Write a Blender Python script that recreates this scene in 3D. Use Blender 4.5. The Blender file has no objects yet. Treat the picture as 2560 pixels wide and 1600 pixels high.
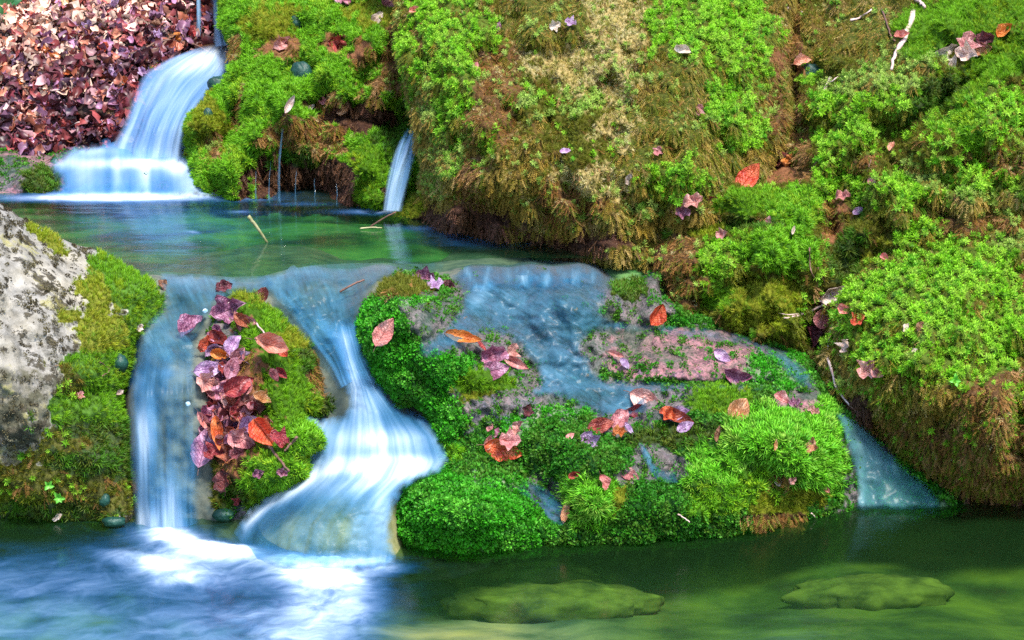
import bpy, math, random
import numpy as np
from mathutils import Vector, Matrix
from mathutils.bvhtree import BVHTree

random.seed(7)
RNG = np.random.default_rng(7)
scene = bpy.context.scene
COL = scene.collection
PI = math.pi

# ------------------------------------------------------------------ camera maths (metres; y runs away from the viewer)
TH = math.radians(14.0)
CAMH = 1.2
FPX = 70.0 / 36.0 * 2560.0
K = 2560.0 / 2419.0            # the layout below was measured on a 2419-wide view
ZU = 0.34                      # level of the upper pool; the lower pool is z = 0
CT, ST = math.cos(TH), math.sin(TH)


def rays(x, y):
    x = np.asarray(x, float) * K
    y = np.asarray(y, float) * K
    a = (x - 1280.0) / FPX
    b = (y - 800.0) / FPX
    return np.stack([a, CT - b * ST, -ST - b * CT], -1)


def PD(x, y, d):
    r = rays(x, y)
    s = np.asarray(d, float) / r[..., 1]
    p = r * s[..., None]
    p[..., 2] += CAMH
    return p


def dz(y, z):
    """distance at which the line of sight at height y meets level z"""
    r = rays(0.0, y)
    return float((z - CAMH) / r[2] * r[1])


def to_view(P):
    x, y, z = P[..., 0], P[..., 1], P[..., 2] - CAMH
    f = y * CT - z * ST
    u = y * ST + z * CT
    return (x / f * FPX + 1280) / K, (-u / f * FPX + 800) / K


# ------------------------------------------------------------------ noise
def _h(ix, iy, s):
    h = (ix.astype(np.int64) * 374761393 + iy.astype(np.int64) * 668265263 + s * 1442695041) & 0xffffffff
    h = ((h ^ (h >> 13)) * 1274126177) & 0xffffffff
    return ((h ^ (h >> 16)) & 0xffff) / 65535.0


def vnoise(x, y, s=0):
    xi, yi = np.floor(x), np.floor(y)
    fx, fy = x - xi, y - yi
    fx = fx * fx * fx * (fx * (fx * 6 - 15) + 10)
    fy = fy * fy * fy * (fy * (fy * 6 - 15) + 10)
    a, b = _h(xi, yi, s), _h(xi + 1, yi, s)
    c, d = _h(xi, yi + 1, s), _h(xi + 1, yi + 1, s)
    return (a + (b - a) * fx) * (1 - fy) + (c + (d - c) * fx) * fy


def fbm(x, y, s=0, o=3):
    t, a, n = 0.0, 1.0, 0.0
    for k in range(o):
        t = t + a * vnoise(x * 2 ** k, y * 2 ** k, s + 17 * k)
        n += a
        a *= 0.5
    return t / n


def smooth(t):
    t = np.clip(t, 0, 1)
    return t * t * (3 - 2 * t)


# ------------------------------------------------------------------ mesh helpers
def build(name, V, polys, mat=None, parent=None, loc=None, smooth_shade=True, cols=None, floats=None, uv=None):
    me = bpy.data.meshes.new(name)
    V = np.asarray(V, np.float32)
    me.vertices.add(len(V))
    me.vertices.foreach_set('co', V.ravel())
    idx, start, n = [], [], 0
    for P in polys:
        P = np.asarray(P, np.int32)
        if len(P) == 0:
            continue
        k = P.shape[1]
        idx.append(P.ravel())
        start.append(n + np.arange(len(P), dtype=np.int32) * k)
        n += P.size
    idx = np.concatenate(idx).astype(np.int32)
    start = np.concatenate(start).astype(np.int32)
    me.loops.add(len(idx))
    me.loops.foreach_set('vertex_index', idx)
    me.polygons.add(len(start))
    me.polygons.foreach_set('loop_start', start)
    me.update(calc_edges=True)
    me.polygons.foreach_set('use_smooth', np.full(len(start), smooth_shade, bool))
    if cols is not None:
        c = np.ones((len(V), 4), np.float32)
        c[:, :3] = cols
        at = me.color_attributes.new('col', 'FLOAT_COLOR', 'POINT')
        at.data.foreach_set('color', c.ravel())
    for k, v in (floats or {}).items():
        at = me.attributes.new(k, 'FLOAT', 'POINT')
        at.data.foreach_set('value', np.asarray(v, np.float32))
    if uv is not None:
        ul = me.uv_layers.new(name='flow')
        ul.data.foreach_set('uv', np.asarray(uv, np.float32)[idx].ravel())
    if mat is not None:
        me.materials.append(mat)
    o = bpy.data.objects.new(name, me)
    COL.objects.link(o)
    if parent is not None:
        o.parent = parent
        o.location = -Vector(parent.location)
    return o


def tag(o, label=None, cat=None, group=None, kind=None):
    if label: o['label'] = label
    if cat: o['category'] = cat
    if group: o['group'] = group
    if kind: o['kind'] = kind
    return o


def empty(name, loc, label, cat, group=None):
    o = bpy.data.objects.new(name, None)
    o.empty_display_size = 0.05
    o.location = loc
    COL.objects.link(o)
    return tag(o, label, cat, group)


# ------------------------------------------------------------------ relief bodies (stones and banks)
class TPS:
    def __init__(self, pts):
        P = np.array([(p[0], p[1]) for p in pts], float) / 1000.0
        d = np.array([p[2] for p in pts], float)
        n = len(P)
        r2 = ((P[:, None] - P[None]) ** 2).sum(-1)
        Km = 0.5 * r2 * np.log(r2 + 1e-12) + np.eye(n) * 2e-4
        A = np.zeros((n + 3, n + 3))
        A[:n, :n] = Km
        A[:n, n] = 1; A[:n, n + 1:] = P
        A[n, :n] = 1; A[n + 1:, :n] = P.T
        self.P, self.w = P, np.linalg.solve(A, np.concatenate([d, np.zeros(3)]))

    def __call__(self, x, y):
        x = np.asarray(x, float) / 1000; y = np.asarray(y, float) / 1000
        sh = x.shape
        x, y = x.ravel(), y.ravel()
        out = np.empty(len(x))
        n = len(self.P)
        for i in range(0, len(x), 20000):
            s = slice(i, i + 20000)
            r2 = (x[s, None] - self.P[None, :, 0]) ** 2 + (y[s, None] - self.P[None, :, 1]) ** 2
            out[s] = (0.5 * r2 * np.log(r2 + 1e-12)) @ self.w[:n] + self.w[n] + self.w[n + 1] * x[s] + self.w[n + 2] * y[s]
        return out.reshape(sh)


def spline_closed(pts, sub=5):
    P = np.array(pts, float)
    n = len(P)
    out = []
    for i in range(n):
        p0, p1, p2, p3 = P[i - 1], P[i], P[(i + 1) % n], P[(i + 2) % n]
        for k in range(sub):
            t = k / sub
            out.append(0.5 * ((2 * p1) + (-p0 + p2) * t + (2 * p0 - 5 * p1 + 4 * p2 - p3) * t * t + (-p0 + 3 * p1 - 3 * p2 + p3) * t ** 3))
    return np.array(out)


def poly_query(poly, x, y):
    """inside flag, distance to the outline and nearest outline point"""
    x = np.asarray(x, float); y = np.asarray(y, float)
    sh = x.shape
    x, y = x.ravel(), y.ravel()
    A = poly; B = np.roll(poly, -1, 0)
    ins = np.zeros(len(x), bool)
    best = np.full(len(x), 1e18); nx = np.zeros(len(x)); ny = np.zeros(len(x))
    for (ax, ay), (bx, by) in zip(A, B):
        if ay != by:
            c = ((ay > y) != (by > y)) & (x < (bx - ax) * (y - ay) / (by - ay) + ax)
            ins ^= c
        vx, vy = bx - ax, by - ay
        L = vx * vx + vy * vy + 1e-12
        t = np.clip(((x - ax) * vx + (y - ay) * vy) / L, 0, 1)
        qx, qy = ax + t * vx, ay + t * vy
        d = (x - qx) ** 2 + (y - qy) ** 2
        m = d < best
        best[m] = d[m]; nx[m] = qx[m]; ny[m] = qy[m]
    return ins.reshape(sh), np.sqrt(best).reshape(sh), nx.reshape(sh), ny.reshape(sh)


class Body:
    """a closed stone or bank: front surface at its own distances, rounded off at the outline, with real thickness"""
    def __init__(self, outline, ctrl, step=6, roll=(45, 0.10), thick=0.30, bumps=(), noise=((60, 0.03), (22, 0.012)), seed=1, warp=6):
        self.poly = spline_closed(outline)
        if warp:
            q = self.poly
            w = np.stack([fbm(q[:, 0] / 28, q[:, 1] / 28, seed + 50), fbm(q[:, 0] / 28, q[:, 1] / 28, seed + 51)], -1) - 0.5
            self.poly = q + w * 2 * warp
        self.tps = TPS(ctrl)
        self.roll, self.bumps, self.noise, self.seed = roll, bumps, noise, seed
        x0, y0 = self.poly.min(0); x1, y1 = self.poly.max(0)
        xs = np.arange(x0 - step, x1 + 2 * step, step); ys = np.arange(y0 - step, y1 + 2 * step, step)
        X, Y = np.meshgrid(xs, ys)
        ins, dist, nx, ny = poly_query(self.poly, X, Y)
        keep = ins | (dist < step * 0.75)
        out = keep & ((~ins) | (dist < step * 0.45))
        X = np.where(out, nx, X); Y = np.where(out, ny, Y)
        ids = -np.ones(X.shape, int)
        f4 = keep[:-1, :-1] & keep[1:, :-1] & keep[:-1, 1:] & keep[1:, 1:]
        used = np.zeros(X.shape, bool)
        used[:-1, :-1] |= f4; used[1:, :-1] |= f4; used[:-1, 1:] |= f4; used[1:, 1:] |= f4
        ids[used] = np.arange(used.sum())
        self.x, self.y = X[used], Y[used]
        a, b, c, d = ids[:-1, :-1][f4], ids[1:, :-1][f4], ids[1:, 1:][f4], ids[:-1, 1:][f4]
        self.F = np.stack([a, b, c, d], -1)
        self.d = self.depth(self.x, self.y)
        self.V = PD(self.x, self.y, self.d)
        # normals
        v = self.V
        n = np.cross(v[c] - v[a], v[d] - v[b])
        N = np.zeros_like(v)
        for k in (a, b, c, d):
            np.add.at(N, k, n)
        N /= np.linalg.norm(N, axis=1, keepdims=True) + 1e-12
        # face the viewer
        vd = v - np.array([0, 0, CAMH])
        if (N * vd).sum() > 0:
            N = -N
            self.F = self.F[:, ::-1]
        self.N = N
        self.area = 0.5 * np.linalg.norm(n, axis=1)
        # closed shell
        n0 = len(v)
        back = PD(self.x, self.y, self.d + thick)
        e = np.concatenate([self.F[:, [0, 1]], self.F[:, [1, 2]], self.F[:, [2, 3]], self.F[:, [3, 0]]])
        key = np.sort(e, 1)
        key = key[:, 0] * n0 + key[:, 1]
        u, inv, cnt = np.unique(key, return_inverse=True, return_counts=True)
        be = e[cnt[inv] == 1]
        side = np.stack([be[:, 1], be[:, 0], be[:, 0] + n0, be[:, 1] + n0], -1)
        self.fullV = np.concatenate([v, back])
        self.fullF = np.concatenate([self.F, self.F[:, ::-1] + n0, side])

    def depth(self, x, y):
        d = self.tps(x, y)
        for b in self.bumps:      # (x, y, rx, ry, out, angle)
            ang = math.radians(b[5]) if len(b) > 5 else 0
            dx, dy = x - b[0], y - b[1]
            u = (dx * math.cos(ang) + dy * math.sin(ang)) / b[2]
            v = (-dx * math.sin(ang) + dy * math.cos(ang)) / b[3]
            d = d - b[4] * np.exp(-(u * u + v * v))
        for k, (s, a) in enumerate(self.noise):
            d = d - a * 2 * (fbm(x / s, y / s * 0.85, self.seed + 31 * k, 2) - 0.5)
        ins, dist, _, _ = poly_query(self.poly, x, y)
        w, r = self.roll
        t = np.clip(1 - np.where(ins, dist, 0) / w, 0, 1)
        d = d + r * (1 - np.sqrt(np.clip(1 - t * t, 0, 1)))
        return d


# ------------------------------------------------------------------ moss
def tri_leaf(bx, by, bz, tx, ty, tz, w, perp):
    px, py = perp
    return [(bx - px * w, by - py * w, bz), (bx + px * w, by + py * w, bz), (tx, ty, tz)], [0.15, 0.15, 1.0]


def T_star(r):
    V, T, F = [], [], []
    for lev, (n, R, z0, z1, w) in enumerate(((6, .62, .30, .40, .13), (6, .50, .55, .78, .12), (5, .26, .80, 1.12, .10))):
        o = r.random() * 6.28
        for k in range(n):
            a = o + 6.283 * k / n + r.uniform(-.2, .2)
            c, s = math.cos(a), math.sin(a)
            rr = R * r.uniform(.8, 1.15)
            v, t = tri_leaf(.07 * c, .07 * s, z0, rr * c, rr * s, z1 + r.uniform(-.08, .08), w, (-s, c))
            F.append((len(V), len(V) + 1, len(V) + 2)); V += v; T += [q * (.6 + .2 * lev) for q in t]
    return np.array(V), np.array(T), np.array(F)


def T_blade(r, n=5, w=.055, spread=.38, curve=.35, fill=True):
    V, T, F = [], [], []
    for k in range(n):
        a = 6.283 * k / n + r.uniform(-.5, .5)
        c, s = math.cos(a), math.sin(a)
        h = r.uniform(.7, 1.1); sp = spread * r.uniform(.5, 1.2)
        b = len(V)
        x0 = .12 * r.random()
        q = a + 1.57 + r.uniform(-.5, .5)
        cx, cy = math.cos(q) * w, math.sin(q) * w
        x1, x2 = x0 + sp * .45, x0 + sp + curve * r.uniform(.2, 1)
        V += [(x0 * c - cx, x0 * s - cy, 0), (x0 * c + cx, x0 * s + cy, 0), (x1 * c + cx, x1 * s + cy, .62 * h), (x1 * c - cx, x1 * s - cy, .62 * h), (x2 * c, x2 * s, h)]
        T += [0, 0, .6, .6, 1]
        F += [(b, b + 1, b + 2), (b, b + 2, b + 3), (b + 3, b + 2, b + 4)]
    return np.array(V), np.array(T), np.array(F)


def T_bead(r):
    V, T, F = [], [], []
    for k in range(9):
        z = r.uniform(.1, 1); a = r.random() * 6.283
        h = math.sqrt(max(0, 1 - z * z * .8))
        d = np.array([h * math.cos(a), h * math.sin(a), z])
        p = np.cross(d, r.normal(size=3)); p /= np.linalg.norm(p)
        base = d * .25 + np.array([0, 0, .35]); tip = base + d * r.uniform(.45, .65); mid = base + d * .34
        b = len(V)
        V += [base, mid + p * .17, tip, mid - p * .17]
        T += [.1, .6, 1, .6]
        F += [(b, b + 1, b + 2), (b, b + 2, b + 3)]
    return np.array(V), np.array(T), np.array(F)


def T_hang(r):
    V, T, F = [], [], []
    bend = r.uniform(-.25, .25)
    for k in range(7):
        z = .06 + .14 * k
        x = bend * z * z
        for s in (-1, 1):
            a = r.uniform(-.6, .6)
            L = .20 * (1.15 - .5 * z) * r.uniform(.7, 1.2)
            b = len(V)
            V += [(x, 0, z - .03), (x + .02 * s, .05, z + .06), (x + s * L * math.cos(a), L * math.sin(a) + .03, z + .13)]
            T += [.2, .4, .5 + .5 * z]
            F += [(b, b + 1, b + 2)]
    b = len(V)
    V += [(-.02, 0, 0), (.02, 0, 0), (bend, 0, 1)]
    T += [0, 0, .8]
    F += [(b, b + 1, b + 2)]
    return np.array(V), np.array(T), np.array(F)


r_ = np.random.default_rng(3)
TPL = {
    'star': [T_star(r_) for _ in range(4)],
    'blade': [T_blade(r_, 5, .06, .36, .35) for _ in range(5)],
    'fine': [T_blade(r_, 6, .035, .28, .18) for _ in range(5)],
    'bead': [T_bead(r_) for _ in range(5)],
    'hang': [T_hang(r_) for _ in range(5)],
}
# kind: template, size (m), tufts per m2, normal / up / random share of the growing direction, palette
G = {
    'star':   ('star', .0130, 28000, (1, .35, .5), ((.15, .46, .008), (.26, .60, .015), (.36, .66, .05), (.09, .38, .008))),
    'pale':   ('star', .0120, 26000, (1, .4, .5), ((.30, .50, .06), (.42, .58, .12), (.16, .40, .02))),
    'blade':  ('blade', .0100, 50000, (1, .5, .5), ((.12, .36, .006), (.19, .46, .010), (.07, .27, .005), (.28, .48, .015))),
    'long':   ('blade', .0125, 50000, (1, .5, .45), ((.11, .44, .010), (.20, .54, .025), (.05, .30, .008), (.30, .54, .06))),
    'fine':   ('fine', .0105, 42000, (1, .5, .4), ((.12, .34, .005), (.19, .42, .008), (.07, .23, .004), (.27, .40, .008))),
    'yellow': ('fine', .0105, 42000, (1, .5, .5), ((.28, .36, .010), (.18, .27, .008), (.36, .34, .025), (.13, .28, .008))),
    'olive':  ('fine', .0105, 42000, (1, .3, .5), ((.12, .15, .010), (.18, .18, .012), (.07, .12, .006), (.21, .15, .02))),
    'dark':   ('blade', .0115, 38000, (1, .3, .5), ((.04, .15, .006), (.06, .19, .006), (.09, .12, .010), (.03, .10, .008))),
    'bead':   ('bead', .0085, 42000, (1, .4, .3), ((.03, .30, .008), (.05, .39, .010), (.015, .19, .006), (.11, .45, .03))),
    'beadd':  ('bead', .0085, 42000, (1, .4, .35), ((.02, .18, .008), (.035, .24, .010), (.06, .16, .012), (.07, .30, .02))),
    'hang':   ('hang', .0185, 40000, (.30, -1.0, .4), ((.34, .23, .025), (.48, .31, .06), (.22, .21, .015), (.58, .40, .14))),
    'hangg':  ('hang', .0180, 40000, (.35, -1.0, .4), ((.14, .20, .008), (.22, .24, .010), (.07, .15, .006), (.32, .24, .02))),
    'brown':  ('hang', .0160, 38000, (.45, -.8, .5), ((.34, .15, .035), (.44, .21, .06), (.18, .09, .025), (.56, .31, .13))),
    'root':   ('hang', .024, 22000, (.2, -1.0, .35), ((.12, .05, .025), (.18, .075, .035), (.06, .03, .02), (.24, .09, .06))),
    'lichen': ('bead', .0055, 42000, (1, .0, .4), ((.035, .030, .018), (.07, .06, .035), (.13, .11, .05), (.20, .19, .13))),
    'dry':    ('fine', .0095, 42000, (1, 0, .8), ((.70, .55, .22), (.58, .48, .14), (.82, .70, .40), (.40, .42, .08))),
}
MIX = {'star': ('hangg', .49), 'pale': ('hang', .50), 'hang': ('olive', .36), 'dry': ('olive', .30), 'brown': ('hangg', .34), 'hangg': ('hang', .40)}
LABEL = {'star': 'bright green star moss', 'pale': 'pale green star moss', 'blade': 'grassy green moss', 'long': 'long bladed bright green moss',
         'fine': 'fine cushion moss', 'yellow': 'yellow green moss', 'olive': 'olive moss', 'dark': 'dark green moss', 'bead': 'beaded bright green moss',
         'beadd': 'beaded dark green moss', 'hang': 'brown hanging moss', 'hangg': 'olive hanging moss', 'brown': 'rusty brown dead moss', 'root': 'dark hanging rootlets, also darkening recesses', 'dry': 'dry straw coloured moss', 'lichen': 'dark crusty lichen'}
BASE = {'star': (.05, .075, .012), 'pale': (.06, .08, .015), 'blade': (.03, .08, .008), 'long': (.03, .08, .008), 'fine': (.035, .08, .008), 'yellow': (.09, .10, .01),
        'olive': (.05, .05, .01), 'dark': (.025, .04, .012), 'bead': (.012, .06, .008), 'beadd': (.012, .045, .01), 'hang': (.06, .04, .012), 'hangg': (.04, .045, .01),
        'brown': (.07, .038, .018), 'root': (.035, .018, .013), 'dry': (.22, .17, .07), 'bare': (.20, .15, .13), 'pink': (.23, .125, .15), 'wet': (.11, .105, .115),
        'dirt': (.20, .09, .045), 'stone': (.5, .48, .45), 'wetg': (.14, .22, .13)}
SPARSE = {'bare': ('olive', .10), 'pink': ('beadd', .05), 'wet': ('beadd', .04), 'wetg': ('bead', .45), 'dirt': ('brown', .25), 'stone': ('lichen', .13)}


def classify(x, y, zones, default, seed):
    """which moss grows where: patches with ragged edges"""
    names = [default]
    best = np.full(len(x), 0.28) + 0.34 * fbm(x / 24, y / 24, seed + 900, 3)
    idx = np.zeros(len(x), int)
    for k, z in enumerate(zones):
        n, cx, cy, rx, ry = z[:5]
        w = z[5] if len(z) > 5 else 1.0
        ang = math.radians(z[6]) if len(z) > 6 else 0
        dx, dy = x - cx, y - cy
        u = (dx * math.cos(ang) + dy * math.sin(ang)) / rx
        v = (-dx * math.sin(ang) + dy * math.cos(ang)) / ry
        sc = w * np.exp(-(u * u + v * v) * .7) + (0.75 * (fbm(x / 34, y / 30, seed + 7 * k, 4) - .42) + .35 * (vnoise(x / 9, y / 8, seed + 7 * k + 3) - .45)) * (u * u + v * v < 6) * (w < 1.4)
        if n not in names:
            names.append(n)
        m = sc > best
        best[m] = sc[m]; idx[m] = names.index(n)
    return names, idx


STREAM = [(1010, 606), (1100, 596), (1250, 594), (1420, 600), (1540, 622), (1545, 660), (1480, 665), (1440, 700), (1440, 750), (1560, 765), (1700, 775), (1830, 812), (1900, 860), (1935, 915), (1900, 930), (1850, 880), (1780, 830), (1620, 800), (1460, 785), (1385, 800), (1400, 850), (1440, 890), (1600, 900), (1820, 905), (1830, 925), (1650, 920), (1540, 935), (1530, 980), (1450, 990), (1400, 980), (1330, 945), (1230, 940), (1270, 900), (1230, 830), (1160, 790), (1080, 830), (1000, 850), (990, 810), (1060, 760), (1090, 700), (1060, 660), (1010, 640)]
AVOID = []     # (x, y, r): little moss pokes through where a leaf lies


def grow(body, zones, default, root, seed, mat, dens=1.0, size=1.0, palette_shift=None):
    rng = np.random.default_rng(seed + 1000)
    A = body.area
    inframe = (body.x[body.F[:, 0]] > -130) & (body.x[body.F[:, 0]] < 2550) & (body.y[body.F[:, 0]] > -130)
    A = np.where(inframe, A, A * .25)
    MAXD = 50000 * dens
    n = int(A.sum() * MAXD)
    f = rng.choice(len(A), n, p=A / A.sum())
    s, t = rng.random(n), rng.random(n)
    w4 = np.stack([(1 - s) * (1 - t), s * (1 - t), s * t, (1 - s) * t], -1)
    q = body.F[f]
    P = (body.V[q] * w4[..., None]).sum(1)
    N = (body.N[q] * w4[..., None]).sum(1)
    N /= np.linalg.norm(N, axis=1, keepdims=True) + 1e-9
    x = (body.x[q] * w4).sum(1); y = (body.y[q] * w4).sum(1)
    names, idx = classify(x, y, zones, default, seed)
    keep = np.ones(n, bool)
    for ax, ay, ar in AVOID:
        keep &= ((x - ax) ** 2 + (y - ay) ** 2 > ar * ar) | (rng.random(n) < .12)
    if body is B['front']:
        ins, dd, _, _ = poly_query(spline_closed(STREAM), x, y)
        keep &= ~(ins & (rng.random(n) < smooth(dd / 26) * .985))
        keep &= ~((y < 632) & (x > 1000) & (x < 1440))
    clump = fbm(x / 9, y / 9, seed + 77, 2)
    fine_n = fbm(x / 7, y / 7, seed + 91, 2)
    mid_n = fbm(x / 26, y / 22, seed + 92, 3)
    out = {}
    for ki, nm in enumerate(names):
        m = keep & (idx == ki)
        frac = 1.0
        kind = nm
        if nm in SPARSE:
            kind, frac = SPARSE[nm]
            # small patches only
            pn = fbm(x / 16, y / 16, seed + 555, 3)
            m = m & ((pn > 1 - frac - .28) | (rng.random(n) < {'stone': .02, 'pink': .04}.get(nm, .14)))
            frac = .8
        tpl, sz, dn, (gn, gu, gr), pal = G[kind]
        if kind in MIX:
            other, th = MIX[kind]
            mo = m & (fine_n * .55 + mid_n * .45 < th)
            m = m & ~mo
            mo |= m & (rng.random(n) < .35)
            out.setdefault(other, []).append(np.nonzero(mo & (rng.random(n) < G[other][2] / 50000.0))[0])
        elif kind in ('blade', 'fine', 'yellow', 'olive', 'dark', 'bead', 'beadd', 'long'):
            m = m & (rng.random(n) < np.clip((fine_n - .18) * 6, .2, 1))
        if nm in ('hang', 'dry', 'hangg', 'brown', 'olive'):
            mo = m & (vnoise(x / 11, y / 10, seed + 63) * .7 + fbm(x / 60, y / 60, seed + 64, 2) * .3 > (.58 if body is B['right'] else .68)) & (rng.random(n) < .5)
            m = m & ~mo
            out.setdefault('pale' if nm != 'olive' and body is not B['right'] else 'star', []).append(np.nonzero(mo & (rng.random(n) < .4))[0])
            mo = m & (vnoise(x / 16, y / 9, seed + 66) > .78)
            out.setdefault('dry' if nm in ('hang', 'brown') else 'brown', []).append(np.nonzero(mo & (rng.random(n) < .5))[0])
        m = m & (rng.random(n) < dn / 50000.0 * frac)
        out.setdefault(kind, []).append(np.nonzero(m)[0])
    for kind, ii in out.items():
        ii = np.concatenate(ii)
        if len(ii) < 80:
            continue
        tpl, sz, dn, (gn, gu, gr), pal = G[kind]
        pal = np.array(pal)
        p, nn = P[ii], N[ii]
        m = len(ii)
        g = nn * gn + np.array([0, 0, gu]) + rng.normal(size=(m, 3)) * gr * .6
        g /= np.linalg.norm(g, axis=1, keepdims=True)
        t1 = np.cross(g, rng.normal(size=(m, 3))); t1 /= np.linalg.norm(t1, axis=1, keepdims=True) + 1e-9
        if tpl == 'hang':
            # strands lie over the face: their y axis leans outward
            t2 = nn - (nn * g).sum(1, keepdims=True) * g
            t2 /= np.linalg.norm(t2, axis=1, keepdims=True) + 1e-9
            t1 = np.cross(t2, g)
        else:
            t2 = np.cross(g, t1)
        cl = clump[ii]
        S = sz * size * rng.uniform(.65, 1.3, m) * (.55 + .9 * cl)
        # colour: slow drift between palette entries plus tuft to tuft variation
        c = fbm(x[ii] / 40, y[ii] / 40, seed + 5, 3) * 1.5 - .25 + rng.normal(size=m) * .22
        c = np.clip(c, 0, .999) * (len(pal) - 1)
        i0 = c.astype(int); fr = (c - i0)[:, None]
        colr = pal[i0] * (1 - fr) + pal[i0 + 1] * fr
        colr = colr * rng.uniform(.72, 1.25, (m, 1))
        which = rng.integers(0, len(TPL[tpl]), m)
        VV, CC, FF, off = [], [], [], 0
        for k, (tv, tt, tf) in enumerate(TPL[tpl]):
            j = np.nonzero(which == k)[0]
            if len(j) == 0:
                continue
            L = (tv[None, :, 0, None] * t1[j][:, None] + tv[None, :, 1, None] * t2[j][:, None] + tv[None, :, 2, None] * g[j][:, None]) * S[j][:, None, None]
            L = L + (p[j] - nn[j] * .002)[:, None]
            if tpl == 'hang':
                L = L + nn[j][:, None] * .004
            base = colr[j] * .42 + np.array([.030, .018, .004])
            C = base[:, None] * (1 - tt[None, :, None]) + colr[j][:, None] * 1.25 * tt[None, :, None]  # browner shoot base; highlights on the tips are put into the colour
            nv = len(tv)
            F = tf[None] + (np.arange(len(j)) * nv)[:, None, None] + off
            VV.append(L.reshape(-1, 3)); CC.append(C.reshape(-1, 3)); FF.append(F.reshape(-1, 3))
            off += len(j) * nv
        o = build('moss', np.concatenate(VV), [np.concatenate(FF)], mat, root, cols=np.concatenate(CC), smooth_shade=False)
        o['label'] = LABEL[kind]


def stone_cols(body, zones, default, seed):
    names, idx = classify(body.x, body.y, zones, default, seed)
    pal = np.array([np.array(BASE[n]) * (1.5 if n in G else 1.0) for n in names])
    c = pal[idx]
    wet = np.array([1.0 if n in ('wet', 'pink', 'wetg') else 0.0 for n in names])[idx]
    return np.concatenate([c, c]), np.concatenate([wet, wet])


# ------------------------------------------------------------------ materials
class NT:
    def __init__(self, name):
        self.m = bpy.data.materials.new(name)
        self.m.use_nodes = True
        self.t = self.m.node_tree
        self.t.nodes.clear()
        self.out = self.n('ShaderNodeOutputMaterial')

    def n(self, typ, **kw):
        nd = self.t.nodes.new(typ)
        for k, v in kw.items():
            if k.startswith('i_'):
                key = k[2:]
                key = int(key) if key.isdigit() else key.replace('_', ' ')
                if isinstance(v, bpy.types.NodeSocket):
                    self.t.links.new(v, nd.inputs[key])
                else:
                    nd.inputs[key].default_value = v
            else:
                setattr(nd, k, v)
        return nd

    def link(self, a, b):
        self.t.links.new(a, b)

    def math(self, op, a, b=None, c=None, clamp=False):
        nd = self.n('ShaderNodeMath', operation=op)
        nd.use_clamp = clamp
        for k, v in enumerate((a, b, c)):
            if v is None:
                continue
            if isinstance(v, bpy.types.NodeSocket):
                self.link(v, nd.inputs[k])
            else:
                nd.inputs[k].default_value = v
        return nd.outputs[0]

    def mix(self, f, a, b, blend='MIX'):
        nd = self.n('ShaderNodeMix', data_type='RGBA', blend_type=blend)
        for key, v in ((0, f), (6, a), (7, b)):
            if isinstance(v, bpy.types.NodeSocket):
                self.link(v, nd.inputs[key])
            elif key == 0:
                nd.inputs[0].default_value = v
            else:
                nd.inputs[key].default_value = (*v, 1) if len(v) == 3 else v
        return nd.outputs[2]

    def ramp(self, f, stops):
        nd = self.n('ShaderNodeValToRGB')
        e = nd.color_ramp.elements
        while len(e) < len(stops):
            e.new(.5)
        for k, (p, c) in enumerate(stops):
            e[k].position = p
            e[k].color = (*c, 1) if len(c) == 3 else c
        self.link(f, nd.inputs[0])
        return nd.outputs[0]

    def noise(self, vec, scale, detail=4, rough=.55, dist=0.0):
        nd = self.n('ShaderNodeTexNoise', i_Scale=scale, i_Detail=detail, i_Roughness=rough, i_Distortion=dist)
        if vec is not None:
            self.link(vec, nd.inputs['Vector'])
        return nd.outputs[0]

    def obj(self):
        return self.n('ShaderNodeTexCoord').outputs['Object']

    def attr(self, name, out='Fac'):
        return self.n('ShaderNodeAttribute', attribute_name=name).outputs[out]

    def mapping(self, vec, scale):
        nd = self.n('ShaderNodeMapping')
        self.link(vec, nd.inputs[0])
        nd.inputs['Scale'].default_value = scale
        return nd.outputs[0]

    def schlick(self, normal):
        lw = self.n('ShaderNodeLayerWeight', i_Blend=.5)
        self.link(normal, lw.inputs['Normal'])
        return self.math('ADD', .02, self.math('MULTIPLY', self.math('POWER', lw.outputs['Facing'], 5.0), .98))

    def finish(self, sh):
        self.link(sh, self.out.inputs[0])
        return self.m


def mat_moss():
    t = NT('moss_green')
    c = t.attr('col', 'Color')
    p = t.n('ShaderNodeBsdfPrincipled', i_Roughness=.55)
    p.inputs['Specular IOR Level'].default_value = .25
    t.link(c, p.inputs['Base Color'])
    tr = t.n('ShaderNodeBsdfTranslucent')
    t.link(c, tr.inputs[0])
    mx = t.n('ShaderNodeMixShader', i_0=.30)
    t.link(p.outputs[0], mx.inputs[1]); t.link(tr.outputs[0], mx.inputs[2])
    return t.finish(mx.outputs[0])


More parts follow.
